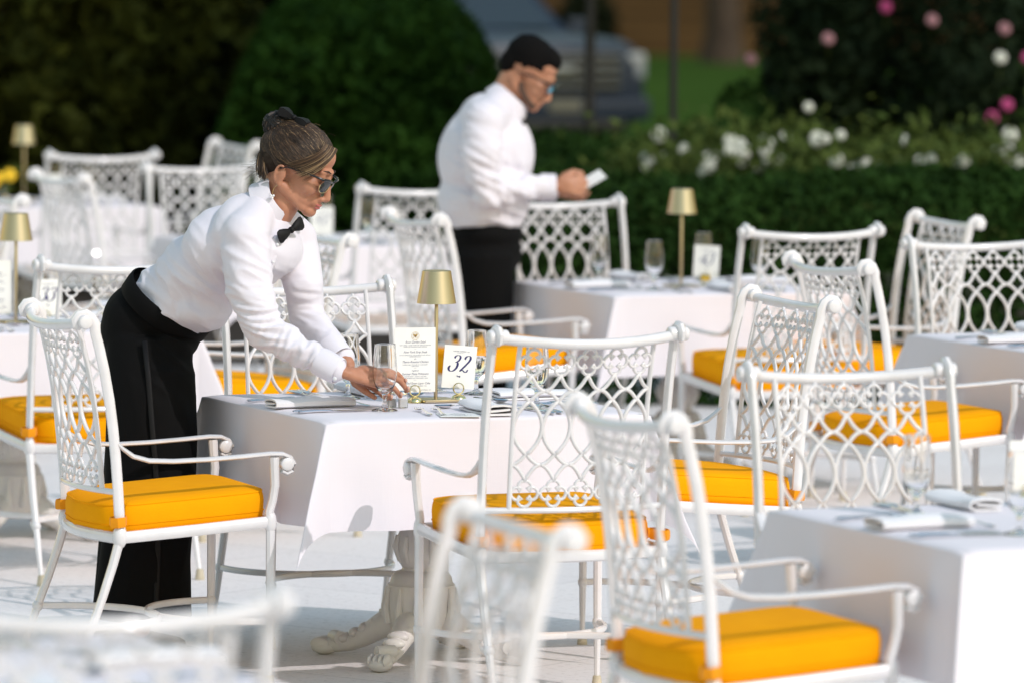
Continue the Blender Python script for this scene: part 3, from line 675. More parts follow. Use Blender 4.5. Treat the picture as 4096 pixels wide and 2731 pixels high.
def knife():
    b = MB(); b.tube([(0, 0, .004), (0, .012, .0045), (0, .05, .0055), (0, .095, .0052), (0, .106, .004)], [.004, .0085, .0095, .0075, .0055], 10, up=(0, 0, 1), flat=(1, .5))
    b.tube([(0, .104, .004), (0, .112, .004), (.001, .13, .004), (.001, .20, .003), (.0035, .232, .003), (.0055, .242, .003)], [.0045, .0035, .0098, .0092, .0052, .0008], 8, up=(0, 0, 1), flat=(1, .12)); return b
def fork():
    b = MB(); b.tube([(0, 0, .004), (0, .010, .004), (0, .05, .0055), (0, .095, .008), (0, .128, .010), (0, .148, .0075)], [.004, .009, .0062, .0038, .0045, .0115], 8, up=(0, 0, 1), flat=(1, .28))
    for x in (-.0093, -.0031, .0031, .0093): b.tube([(x*.9, .146, .0074), (x*1.05, .160, .0052), (x*1.05, .180, .0055), (x, .197, .0105)], [.0021, .0017, .0016, .0006], 6)
    return b
def spoon():
    b = MB(); b.tube([(0, 0, .004), (0, .010, .004), (0, .05, .0055), (0, .10, .009), (0, .132, .007)], [.004, .0088, .006, .0036, .004], 8, up=(0, 0, 1), flat=(1, .28))
    V = []; F = []; n = 16; m = 6
    for j in range(m+1):
        r = j/m
        for i in range(n): a = 2*math.pi*i/n; V.append((.0205*r*math.cos(a), .163+.032*r*math.sin(a)*(1+.1*math.sin(a)), .0015+.0085*r*r))
    for j in range(m):
        for i in range(n): F.append((j*n+i, j*n+(i+1) % n, (j+1)*n+(i+1) % n, (j+1)*n+i))
    b.add(V, F); V2 = [(x, y, z-.0012) for x, y, z in V]; b.add(V2, [f[::-1] for f in F]); return b
def napkin(seed):
    rnd = random.Random(seed); b = MB()
    # a folded, softly rolled napkin: flattened spiral section swept along +y
    sec = [(-.040, .0035), (-.01, .0030), (.030, .0035), (.0445, .009), (.0455, .017), (.036, .0235), (.010, .0265), (-.020, .0255), (-.038, .0225), (-.043, .0165), (-.034, .0115), (-.008, .0130), (.018, .0150), (.028, .0160)]
    t = []; n = len(sec)
    P = np.array(sec); T = np.gradient(P, axis=0); T /= np.linalg.norm(T, axis=1)[:, None]; Nn = np.stack([-T[:, 1], T[:, 0]], 1); th = .0027
    ring2 = np.concatenate([P+Nn*th, (P-Nn*th)[::-1]]); rings = []
    for j, y in enumerate(np.linspace(0, .245, 9)):
        k = 1+.05*math.sin(j*1.3+seed); zz = 1+.12*math.sin(j*.8+seed*2)
        rings.append([(x*k+.0015*math.sin(j), y, max(.0008, z*zz)) for x, z in ring2])
    b.loft(rings); return b
PROTO = {}
def single(kind, fn, m, name, cat, label, loc, rz, group, tilt=0.):
    if kind not in PROTO: o = fn().build(name, m, None, sharp=60); PROTO[kind] = o.data
    else: o = bpy.data.objects.new(name, PROTO[kind]); C.objects.link(o)
    o.location = loc; o.rotation_euler = (tilt, 0, rz); tag(o, label, cat, group); return o
SN = {0: 'near', 1: 'right', 2: 'far', 3: 'left'}
def setting(k, s, nap=1, glass='dry', kn=2, fk=2, sp=1):
    (u0, v0), rz = side(k, s, 0, 0)
    def at(lat, fwd): (u, v), _ = side(k, s, lat, fwd); return tp(k, u, v)
    w = '%s side of %s' % (SN[s], TN[k]); rnd = random.Random(len(k)*31+s*7+ord(k[0]))
    if nap: single('nap%d' % (s % 2), lambda: napkin(s+1), MT['napkin'], 'napkin', 'napkin', 'folded white napkin at the '+w, at(.035, .012), rz+rnd.uniform(-.06, .06), 'folded napkins')
    for q in range(kn): single('knife', knife, MT['steel'], 'knife', 'knife', '%s knife at the %s' % (('inner', 'outer')[q], w), at(.205+.026*q, .015+.008*q), rz+rnd.uniform(-.05, .08), 'table knives')
    near32 = k == '32' and s == 0; dl, dr = (.045, -.20) if near32 else (0, 0)
    for q in range(fk): single('fork', fork, MT['steel'], 'fork', 'fork', '%s fork at the %s' % (('inner', 'outer')[q], w), at(-.165-.034*q+dl, .02+.01*q+.04*near32), rz+rnd.uniform(-.08, .08)+dr, 'table forks')
    if sp: single('spoon', spoon, MT['steel'], 'spoon', 'spoon', 'spoon across the setting at the '+w, at(.10 if k != '32' or s else .15, .295), rz+math.pi/2+rnd.uniform(-.1, .1), 'table spoons')
    if glass:
        P_, S_ = (g_wet, GW) if glass == 'wet' else (g_dry, GD)
        place(P_, S_, at(.245, .28), 0, ('goblet part filled with water' if glass == 'wet' else 'empty clear goblet')+' at the '+w)
setting('32', 0, glass=None); setting('32', 1, glass=None); setting('32', 2, glass=None); setting('32', 3, glass=None)
place(g_dry, GD, (-.362, 16.19, ZT), 0, 'empty clear goblet in front of the woman\'s hand on the table numbered 32')
place(g_dry, GD, (-.479, 16.60, ZT), 0, 'empty clear goblet behind the woman\'s cuff on the table numbered 32')
place(g_wet, GW, (-.105, 16.80, ZT), 0, 'goblet with water just behind the card numbered 32')
place(g_wet, GW, (.073, 16.375, ZT), 0, 'goblet with water seen through the lattice of the sharp armchair back')
for s in (0, 3): setting('H', s)
setting('H', 2, glass='dry', sp=0)
setting('43', 0, glass='dry'); setting('43', 1, glass='dry', sp=0, fk=0); setting('43', 2, glass='dry', fk=1); setting('43', 3, glass='dry')
setting('3x', 0, glass='dry'); setting('3x', 1, glass='dry'); setting('3x', 2, glass='wet', kn=1)
setting('G', 3, glass='dry'); setting('G', 0, glass=None, sp=0); setting('G', 2, glass=None, fk=0)
setting('N', 0, glass='wet'); setting('N', 1, glass='dry', kn=1); setting('N', 2, glass='wet', sp=0); setting('N', 3, glass=None)
setting('O', 0, glass='dry', kn=1); setting('O', 1, glass='dry', fk=1)
setting('J', 0, glass=None); setting('J', 1, glass=None); setting('J', 2, sp=0); setting('J', 3, glass=None)

# lamps
def lamp():
    root = empty('table_lamp', (0, 0, 0)); tag(root, 'x', 'lamp', 'cordless brass table lamps')
    b = MB(); b.box((0, 0, .0045), (.108, .108, .008), bev=.0015); b.build('base', MT['brass'], root)
    b = MB(); b.lathe([(.0055, .008), (.0055, .30), (.004, .305)], n=14); b.build('stem', MT['brass'], root)
    b = MB(); b.lathe([(.0570, .2855), (.0575, .2860), (.0415, .3800), (.0400, .3810), (.0003, .3812)], n=48, caps=False); b.lathe([(.0560, .2858), (.0400, .378), (.0003, .379)], n=48, caps=False); b.build('lamp_shade', MT['brass'], root, sharp=30)
    b = MB(); b.lathe([(.0003, .376), (.018, .376), (.018, .355), (.012, .345), (.0003, .343)], n=16, caps=False); b.build('bulb', MT['card'], root)
    return root
lamp0 = lamp(); LP = {}
for k, (x, y), lab in (('32', (-.221, 16.53), 'brass lamp standing between the menu and the number card 32'), ('3x', (-1.722, 19.69), 'brass lamp cut by the left edge, on the nearer left table'),
                     ('43', (.655, 22.08), 'blurred brass lamp on the table numbered 43, before the green hedge'), ('O', (-2.47, 28.7), 'small far brass lamp before the dark shrubs at upper left'), ('N', (-.97, 25.2), 'brass lamp hidden behind the woman\'s head on the blurred table'),
                     ('G', (2.15, 19.0), 'brass lamp on the right edge table, outside the picture'), ):
    if k == 'G': continue
    place(lamp0, LP, (x, y, ZT), TA[k], lab)

# card holders, menus, number cards
def holder():
    root = empty('card_holder', (0, 0, 0)); tag(root, 'x', 'card holder', 'brass ring card holders')
    b = MB(); b.lathe([(.026, 0), (.026, .0012), (.0232, .0022), (.0222, .006), (.019, .011), (.013, .0155), (.005, .0178), (.0004, .0182)], n=28); b.build('dome', MT['gold'], root)
    for y in (-.0022, .0022):
        a = np.linspace(0, 2*math.pi, 32, endpoint=False); b = MB(); b.tube([(.0158*math.cos(t), y, .034+.0158*math.sin(t)) for t in a], .0014, 7, closed=True, up=(0, 1, 0), flat=(1, 1.3)); b.build('ring', MT['gold'], root)
    return root
hold0 = holder(); HD = {}
def txt(s, size, x, z, parent, m, shear=0., align='CENTER', bold=0, sx=1.):
    cu = bpy.data.curves.new('lettering', 'FONT'); cu.body = s; cu.size = size; cu.align_x = align; cu.shear = shear; cu.resolution_u = 2; cu.offset = bold
    o = bpy.data.objects.new('lettering', cu); C.objects.link(o); dg = bpy.context.evaluated_depsgraph_get(); dg.update()
    me = bpy.data.meshes.new_from_object(o.evaluated_get(dg), depsgraph=dg); C.objects.unlink(o); bpy.data.objects.remove(o); bpy.data.curves.remove(cu)
    me.materials.clear(); me.materials.append(m)
    w = bpy.data.objects.new('lettering', me); C.objects.link(w); w.parent = parent; w.rotation_euler = (math.pi/2, 0, 0); w.scale = (sx, 1, 1); w.location = (x, -.0009, z)
    return w
def strokes(lines, x0, z0, sc, parent, m, name='lettering', y=-.0009):
    """broad-nib writing: every stroke is a ribbon that is thick on the downstroke"""
    b = MB()
    for pts, w0, w1 in lines:
        P = np.array(pts, float); n = len(P)
        t = np.linspace(0, n-1, 40); i = np.clip(t.astype(int), 0, n-2); f = (t-i)[:, None]
        p0 = P[np.clip(i-1, 0, n-1)]; p1 = P[i]; p2 = P[i+1]; p3 = P[np.clip(i+2, 0, n-1)]
        Q = .5*((2*p1)+(-p0+p2)*f+(2*p0-5*p1+4*p2-p3)*f*f+(-p0+3*p1-3*p2+p3)*f**3)
        T = np.gradient(Q, axis=0); T /= np.linalg.norm(T, axis=1)[:, None]+1e-9; N_ = np.stack([-T[:, 1], T[:, 0]], 1)
        w = w0+(w1-w0)*np.abs(T[:, 1])**1.2; w = w*np.minimum(1, np.minimum(np.arange(40)+2, 42-np.arange(40))/6)
        A = Q+N_*w[:, None]/2; B = Q-N_*w[:, None]/2
        V = [(x0+p[0]*sc, y, z0+p[1]*sc) for p in A]+[(x0+p[0]*sc, y, z0+p[1]*sc) for p in B]
        b.add(V, [(k, k+1, 41+k, 40+k) for k in range(39)])
    return b.build(name, m, parent, smooth=False, recalc=False)
# glyphs in a slanted script, unit = figure height
G3 = [([(.16, .80), (.15, .90), (.24, .99), (.40, 1.0), (.50, .90), (.46, .72), (.34, .60), (.22, .56)], .035, .13), ([(.22, .56), (.36, .56), (.42, .44), (.38, .22), (.24, .05), (.06, .0), (-.08, .08), (-.12, .22), (-.06, .32), (.0, .33)], .035, .15)]
G2 = [([(.20, .76), (.20, .88), (.30, .98), (.46, .99), (.54, .86), (.48, .66), (.30, .40), (.10, .14), (.0, .02)], .035, .14), ([(.0, .02), (.10, .10), (.22, .08), (.34, .0), (.46, .02), (.52, .16)], .05, .10)]
G4 = [([(.46, 1.0), (.30, .70), (.08, .40), (-.04, .30), (.20, .32), (.46, .36)], .04, .10), ([(.50, .72), (.40, .40), (.28, 0)], .05, .14)]
def number(k, digits, loc, rz, label, lean=0., ink='navy', blank=False):
    root = empty('number_card', loc, rz, label, 'card', 'table number cards'); root.rotation_euler = (0, lean, rz)
    b = MB(); b.box((0, 0, .0625), (.101, .0012, .125)); b.build('paper', MT['card'], root, smooth=False)
    x = -.018
    if digits:
        sc = .047; x = -.017 if len(digits) == 2 else -.006
        for d in digits: strokes([([(px+py*.16, py) for px, py in ps], a, c) for ps, a, c in d], x-.012, .049, sc, root, MT[ink], 'numeral'); x += .030
        txt('The', .0042, -.0205, .1065, root, MT['navy'], .3); txt('ROSE GARDEN', .0056, .0005, .1065, root, MT['navy'], sx=.92); txt('Club', .0042, .0238, .1065, root, MT['navy'], .3)
        txt('AT THE WHITE HOUSE', .0022, 0, .1025, root, MT['navy'])
        b = MB(); b.ell((.003, -.0012, .035), (.0026, .0006, .0026), nu=8, nv=5); b.ell((-.002, -.0011, .0345), (.0022, .0005, .0011), nu=7, nv=5); b.tube([(.002, -.0011, .034), (-.003, -.0011, .0375), (-.0065, -.0011, .038)], .0004, 5); b.ell((-.005, -.0011, .0355), (.0017, .0005, .0008), nu=7, nv=5); b.build('rose_emblem', MT['navy'], root)
    return root
ring_loc = [((-.281, 16.49), 'brass ring holder gripping the menu next to the salt shaker'), ((-.155, 16.59), 'brass ring holder gripping the card numbered 32')]
for (x, y), lab in ring_loc: place(hold0, HD, (x, y, ZT), R(20), lab)
number('32', [G3, G2], (-.1585, 16.605, ZT+.033), R(20), 'white card with a large navy script 32', R(4.8))
number('3x', [G3, G3], (-1.605, 19.60, ZT+.033), R(22), 'white card with a navy script 33 beside the left edge lamp', R(1))
number('43', [G4, G3], (.755, 22.22, ZT+.030), R(-8), 'blurred white card numbered 43', R(3), 'greyink')
number('O', [], (-2.30, 28.45, ZT+.02), R(10), 'plain white card right of the farthest lamp', 0)
number('N', [G4, G2], (-.845, 25.1, ZT+.03), R(10), 'blurred white card behind the chin of the woman', 0, 'greyink')
number('H', [], (1.245, 13.62, ZT+.033), R(18), 'white card cut off by the right edge on the nearest right-hand table', 0)
for (x, y), lab in (((-1.61, 19.585), 'brass ring holder under the card numbered 33'), ((.757, 22.2), 'brass ring holder under the card numbered 43'), ((1.245, 13.60), 'brass ring holder at the right edge of the picture'), ((-1.80, 19.66), 'brass ring holder at the foot of the left edge menu')):
    place(hold0, HD, (x, y, ZT), R(20), lab)
def menu(loc, rz, label, full=True):
    root = empty('menu_card', loc, rz, label, 'menu', 'printed menus')
    b = MB(); b.box((0, 0, .0935), (.128, .0012, .187)); b.build('paper', MT['card'], root, smooth=False)
    L = [('Rose Garden Salad', 1, .1420), ('BABY ICEBERG • SUNSET TOMATOES • BRIOCHE CRACKER', 0, .1345), ('CHIVES AND THOUSAND ISLAND DRESSING', 0, .1300), ('-', 2, .1245),
         ('New York Strip Steak', 1, .1135), ('POTATO CROQUETTES • GRILLED BROCCOLINI • SPINACH', 0, .1060), ('PEPPERCORN SAUCE', 0, .1018), ('Or', 3, .0945), ('Thyme-Roasted Chicken', 1, .0850),
         ('POMMES PURÉE • FRICASSÉE OF YOUNG BEANS', 0, .0780), ('DIJON SAUCE', 0, .0738), ('-', 2, .0690), ('Vegetarian', 3, .0610), ('Summer Pasta Primavera', 1, .0502),
         ('CAVATAPPI PASTA • TOMATO • ZUCCHINI', 0, .0440), ('SHAVED PARMESAN AND LEMON GARLIC SAUCE', 0, .0390), ('-', 2, .0340), ('Jam-Filled Seven Layer Cake', 1, .0228), ('BUTTER ICE CREAM • LACY RASPBERRY CURL', 0, .0165), ('SEPTEMBER 5, 2025', 0, .0045)]
    for s, t, z in L:
        if t == 1: txt(s, .0094, 0, z, root, MT['navy'], .45, sx=.86, bold=0)
        elif t == 0: txt(s, .0043, 0 if 'SEPT' not in s else .034, z, root, MT['greyink'], 0, sx=.84)
        elif t == 3: txt(s, .0060, 0, z, root, MT['navy'], .45, sx=.86)
        else: b = MB(); b.box((0, -.0008, z+.0006), (.008, .0003, .0004)); b.build('rule', MT['greyink'], root, smooth=False)
    # round gold eagle seal
    b = MB(); a = np.linspace(0, 2*math.pi, 40, endpoint=False)
    for r, w in ((.0120, .00035), (.0095, .00018)): b.tube([(r*math.cos(t), -.0009, .1625+r*math.sin(t)) for t in a], w, 5, closed=True)
    def poly(p): 
        V = [(x*.0011, -.0010, .1625+z*.0011) for x, z in p]; b.add(V, [tuple(range(len(V)))])
    for s in (-1, 1):
        poly([(s*.8, 1.5), (s*2.2, 4.2), (s*4.4, 5.6), (s*6.2, 4.8), (s*6.0, 2.2), (s*5.0, -.2), (s*3.2, -1.6), (s*1.2, -1.4)])
        b.tube([(s*.0015, -.0010, .1605), (s*.0050, -.0010, .1575), (s*.0070, -.0010, .1590)], .0004, 5)
        for q in range(4): b.ell((s*(.0050+.0006*q), -.0010, .1572+.0007*q), (.0008, .0002, .0004), nu=6, nv=4)
    poly([(-1.2, 4.0), (0, 5.2), (1.0, 4.4), (.9, 2.6), (1.6, 1.2), (1.3, -2.0), (.6, -4.6), (0, -5.6), (-.6, -4.6), (-1.3, -2.0), (-1.6, 1.2), (-.9, 2.6)])
    a2 = np.linspace(.35, math.pi-.35, 12); b.tube([(.0066*math.cos(t), -.0010, .1640+.0066*math.sin(t)) for t in a2], .0003, 5)
    s_ = b.build('eagle_seal', MT['goldink'], root, smooth=False)
    b = MB()
    V = [(x*.0011, -.0013, .1620+z*.0011) for x, z in [(-1.3, 1.2), (1.3, 1.2), (1.2, -1.2), (0, -2.6), (-1.2, -1.2)]]; b.add(V, [tuple(range(5))]); b.build('shield', MT['navy'], s_, smooth=False)
    return root
menu((-.2815, 16.505, ZT+.029), R(19), 'tall printed menu with a gold eagle seal, standing left of the sharp brass lamp')
menu((-1.80, 19.675, ZT+.029), R(20), 'printed menu card cut off by the left edge, beside the left brass lamp')
# place card lying at the near setting
root = empty('place_card', (-.150, 16.06, ZT), R(8), 'small printed card lying flat by the near napkin on the table numbered 32', 'card')
b = MB(); b.box((0, 0, .0008), (.115, .12, .0012)); b.build('paper', MT['card'], root, smooth=False)
for i, (s, z) in enumerate((('The', .03), ('ROSE', .012), ('GARDEN', -.012), ('Club', -.034))):
    w = txt(s, .017, 0, 0, root, MT['greyink'], .3 if i in (0, 3) else 0, sx=1.1); w.rotation_euler = (0, 0, 0); w.location = (0, z, .0018)
# salt and pepper shakers
def shaker(loc, label, m):
    root = empty('shaker', loc, R(10), label, 'shaker', 'square glass shakers')
    b = MB(); b.box((0, 0, .017), (.026, .026, .034), bev=.003); b.build('jar', MT['glass'], root)
    b = MB(); b.box((0, 0, .013), (.021, .021, .021), bev=.002); b.build('contents', m, root)
    b = MB(); b.lathe([(.0125, .033), (.0130, .036), (.0130, .042), (.0105, .048), (.005, .0505), (.0003, .051)], n=20); b.build('lid', MT['steel'], root)
shaker((-.312, 16.30, ZT), 'salt shaker with white salt under the woman\'s fingertips', MT['salt'])
shaker((-.345, 16.325, ZT), 'shaker behind the woman\'s fingers, mostly hidden', MT['salt'])
# flowers on the farthest table and small yellow posy on table 43
def posy(loc, n, label, sc=1.):
    root = empty('flower_vase', loc, 0, label, 'flowers', 'small posies of yellow flowers'); b = MB(); b.lathe([(.02*sc, 0), (.028*sc, .03*sc), (.02*sc, .07*sc), (.022*sc, .08*sc)], n=16); b.build('vase', MT['glass'], root)
    rs = np.random.RandomState(n); b = MB(); leaves(b, rs.normal(size=(60, 3))*np.array((.04, .03, .025))*sc+np.array((0, 0, .10*sc)), .018*sc, rs); b.build('foliage', MT['rose2'], root, smooth=False, recalc=False)
    for i in range(n):
        b = MB(); c = np.array((rs.uniform(-.06, .05), -.03, .10+rs.uniform(-.01, .05)))*sc
        for q in range(7): a = q*2.4; b.ell(c+np.array((.014*math.cos(a), -.004, .014*math.sin(a)))*sc, (.018*sc, .008*sc, .018*sc), nu=7, nv=5)
        b.build('bloom', MT['ybloom'], root)
posy((-2.56, 28.45, ZT), 4, 'yellow posy beside the farthest lamp at upper left', 1.1)
posy((.745, 22.12, ZT), 2, 'tiny yellow posy under the blurred card numbered 43', .35)
# ---------------------------------------------------------------- people
def frame(psi, pitch):
    f = np.array((math.cos(pitch)*math.cos(psi), math.cos(pitch)*math.sin(psi), -math.sin(pitch))); l = np.array((-math.sin(psi), math.cos(psi), 0)); u = np.cross(f, l)
    return np.stack([f, l, u], 1)
def person(loc, label):
    return empty('person', loc, 0, label, 'person')
def put(o, root):
    o.parent = root; o.location = [-v for v in root.location]; return o
def head_blobs(b, c, H, k=1., male=False):
    """face and skull; H columns are forward, left, up"""
    def Q(p): return np.array(c)+H@(np.array(p)*k)
    def E(p, r): b.ell(Q(p), tuple(np.array(r)*k), H, nu=22, nv=14)
    def Cp(p, q, r0, r1): b.cap(Q(p), Q(q), r0*k, r1*k, 12)
    E((.0, 0, .028), (.098, .074, .080)); E((.050, 0, -.022), (.060, .060, .088)); E((.050, 0, -.074), (.060, .052, .042))
    E((.098, 0, -.102), (.023, .026, .019)); E((.056, 0, .050), (.045, .058, .045))
    for s in (-1, 1):
        Cp((.105, s*.006, .026), (.094, s*.042, .022), .0085, .0075)          # brow
        E((.074, s*.037, -.030), (.030, .025, .032)); Cp((.015, s*.055, -.068), (.084, s*.026, -.098), .018, .014)
        Cp((.122, s*.0110, -.053), (.116, s*.0125, -.056), .0085, .0075)
        E((.096, s*.032, .006), (.012, .016, .013))                            # eyelids
        # ear: rim and lobe
        a = np.linspace(-2.2, 2.0, 12)
        pts = [Q((-.006-.016*math.cos(t)*1.0-.010*math.sin(t)*.3, s*(.076+.004*math.sin(t)), -.038+.027*math.sin(t))) for t in a]
        b.tube(pts, .0042*k, 8); E((-.002, s*.072, -.040), (.014, .006, .026)); E((.004, s*.074, -.064), (.008, .005, .009))
    Cp((.104, 0, .014), (.115, 0, -.008), .0085, .0085); Cp((.115, 0, -.008), (.1315, 0, -.045), .0085, .0108); E((.125, 0, -.053), (.012, .008, .007))
    E((.102, 0, -.070), (.018, .028, .022)); E((.1165, 0, -.0725), (.0085, .019, .0052)); E((.1145, 0, -.0830), (.0085, .016, .0062))
    return Q
def fingers(b, w, ks, ps, ts, thumb, r=.0088, palm=.0165):
    """five separate fingers: knuckles ks, middle joints ps, tips ts; thumb = three joints leaving the side of the palm"""
    w = np.array(w, float)
    for i, (k_, p_, t_) in enumerate(zip(ks, ps, ts)):
        k_, p_, t_ = map(lambda v: np.array(v, float), (k_, p_, t_)); q = r*(1, 1.04, .98, .86)[i]
        b.cap(w+(k_-w)*.12, k_, palm, q*1.22, 12); d = p_+(t_-p_)*.52+np.array((0, 0, .002))
        b.cap(k_, p_, q*1.12, q*1.02, 12); b.cap(p_, d, q*1.0, q*.92, 12); b.cap(d, t_, q*.92, q*.74, 12)
    T = [np.array(t, float) for t in thumb]; b.cap(w, T[0], palm, r*1.5, 12); b.cap(T[0], T[1], r*1.45, r*1.15, 12); b.cap(T[1], T[2], r*1.12, r*.85, 12)
def folds(co, no, centers, base=.0015, sc=14):
    """cloth folds: (centre, axis, reach, amplitude, wavelength) – irregular sharp creases run across the axis and fade out"""
    disp = np.zeros(len(co))
    for n_, (c, ax, reach, amp, wl) in enumerate(centers):
        c = np.array(c); ax = nrm(np.array(ax, float)); e1 = nrm(np.cross(ax, (.3, 1, .2))); e2 = np.cross(ax, e1); d = co-c; rad = np.linalg.norm(d, axis=1); f = np.exp(-(rad/reach)**2); idx = np.where(f > .03)[0]
        U = np.stack([d@ax/wl, d@e1/wl*.28, d@e2/wl*.28], 1); r = np.zeros(len(co))
        for i in idx:
            u = U[i]; r[i] = .5-abs(noise.noise(Vector((u[0]*1.25+7*n_, u[1], u[2]))))*2.4+.25*(.3-abs(noise.noise(Vector((u[0]*2.6, u[1]*2+3*n_, u[2]*2)))))
        disp += amp*1.5*f*r
    disp += base*np.array([noise.noise(Vector(p*sc)) for p in co])
    return co+no*disp[:, None]

# ---- the woman
WL = (-1.03, 16.55, 0)
wom = person(WL, 'woman in white shirt, black trousers and sunglasses bending over the table numbered 32')
HC = np.array((-.628, 16.42, 1.446)); HM = frame(R(-17), R(28))
b = MB(); Q = head_blobs(b, HC, HM)
b.cap(Q((-.018, 0, -.045)), (-.672, 16.43, 1.325), .050, .052, 18); b.cap((-.672, 16.43, 1.325), (-.745, 16.46, 1.24), .052, .07, 18)
b.ell((-.80, 16.51, 1.19), (.075, .10, .075)); b.cap((-.80, 16.50, 1.19), (-1.04, 16.66, 1.0), .085, .09); b.cap((-1.07, 16.63, .95), (-1.06, 16.50, .5), .07, .05); b.cap((-1.06, 16.50, .5), (-1.07, 16.44, .09), .045, .028)
b.cap((-1.05, 16.72, .95), (-1.10, 16.76, .5), .08, .05); b.cap((-1.10, 16.76, .5), (-1.15, 16.77, .09), .045, .028)
b.cap((-.765, 16.33, 1.19), (-.708, 16.26, .978), .05, .036); b.cap((-.708, 16.26, .978), (-.487, 16.180, .864), .034, .0235)
b.cap((-.63, 16.55, 1.16), (-.60, 16.52, 1.0), .05, .036); b.cap((-.60, 16.52, 1.0), (-.475, 16.345, .872), .034, .0235)
fingers(b, (-.478, 16.170, .860), [(-.3525, 16.268, .8580), (-.3560, 16.246, .8500), (-.366, 16.225, .8360), (-.381, 16.206, .8210)], [(-.3286, 16.290, .8490), (-.3206, 16.272, .8320), (-.3367, 16.250, .8120), (-.3593, 16.226, .8000)],
        [(-.3070, 16.300, .8240), (-.2996, 16.290, .8010), (-.3186, 16.268, .7860), (-.3465, 16.240, .7815)], [(-.430, 16.236, .846), (-.386, 16.286, .822), (-.352, 16.300, .806)])
b.ell((-.405, 16.222, .860), (.042, .034, .017), frame(R(38), R(18)), nu=18, nv=12)
fingers(b, (-.462, 16.330, .852), [(-.405, 16.300, .812), (-.400, 16.322, .816), (-.402, 16.343, .814), (-.410, 16.362, .808)], [(-.378, 16.285, .796), (-.370, 16.310, .798), (-.374, 16.335, .796), (-.386, 16.360, .792)],
        [(-.360, 16.280, .776), (-.348, 16.305, .777), (-.353, 16.332, .776), (-.368, 16.358, .775)], [(-.448, 16.285, .822), (-.418, 16.262, .800), (-.392, 16.256, .783)])
body = remesh(b, 'body', MT['skin'], .0033, None, 5); put(body, wom)
# lips, brows
b = MB(); b.ell(Q((.1175, 0, -.0730)), (.0095, .0195, .0046), HM); b.ell(Q((.1157, 0, -.0822)), (.0095, .0165, .0056), HM); put(b.build('lips', MT['lips']), wom)
for s in (-1, 1): b = MB(); b.tube([Q((.1120, s*.014, .027)), Q((.1075, s*.028, .031)), Q((.095, s*.045, .027))], [.0016, .0022, .0009], 7); put(b.build('eyebrow', MT['brow']), wom)
# sunglasses
gl = []
b = MB()
for s in (-1, 1):
    b.tube([Q((.1255, s*.008, .004)), Q((.1255, s*.022, .009)), Q((.1225, s*.040, .011)), Q((.113, s*.060, .009))], [.003, .0036, .0040, .0044], 8)
    b.tube([Q((.113, s*.060, .009)), Q((.098, s*.071, .009)), Q((.06, s*.078, .004)), Q((.005, s*.080, -.008)), Q((-.012, s*.079, -.022))], [.0042, .0032, .0024, .0022, .002], 8)
b.tube([Q((.1255, -.009, .003)), Q((.128, 0, .006)), Q((.1255, .009, .003))], .0022, 7)
sg = put(b.build('sunglasses', MT['frame']), wom)
for s in (-1, 1):
    b = MB(); rim = []
    for t in np.linspace(0, 2*math.pi, 28, endpoint=False):
        y = .0255*math.cos(t)*(1+.08*math.sin(t)); z = .0205*math.sin(t)-.012
        rim.append(Q((.1250-.30*max(0, abs(s*.033+y)-.018)-.10*max(0, -z), s*.033+y, z)))
    cen = np.mean(rim, 0)+HM[:, 0]*.003; b.add(rim+[cen], [(i, (i+1) % 28, 28) for i in range(28)]); o = b.build('lens', MT['lens']); o.parent = sg
    b = MB(); b.tube(rim[13:]+rim[:1], .0011, 6); o = b.build('rim', MT['gold']); o.parent = sg
    b = MB(); b.ell(Q((.114, s*.0615, .0105)), (.0012, .0012, .0030), HM); o = b.build('rivet', MT['gold']); o.parent = sg
# earring
b = MB(); b.tube([Q((.003, -.078, -.068)), Q((.0, -.080, -.074)), Q((-.003, -.080, -.082))+np.array((0, 0, -.004)), Q((-.003, -.080, -.088))+np.array((0, 0, -.012))], .0006, 6); er = put(b.build('earring', MT['gold']), wom)
b = MB(); e0 = Q((-.003, -.080, -.088))+np.array((0, 0, -.014))
for dx, dz in ((-.0035, -.002), (.0035, -.002), (0, -.008)): b.ell(e0+np.array((dx, 0, dz)), .0036, nu=10, nv=7)
o = b.build('pearl', MT['pearl']); o.parent = er
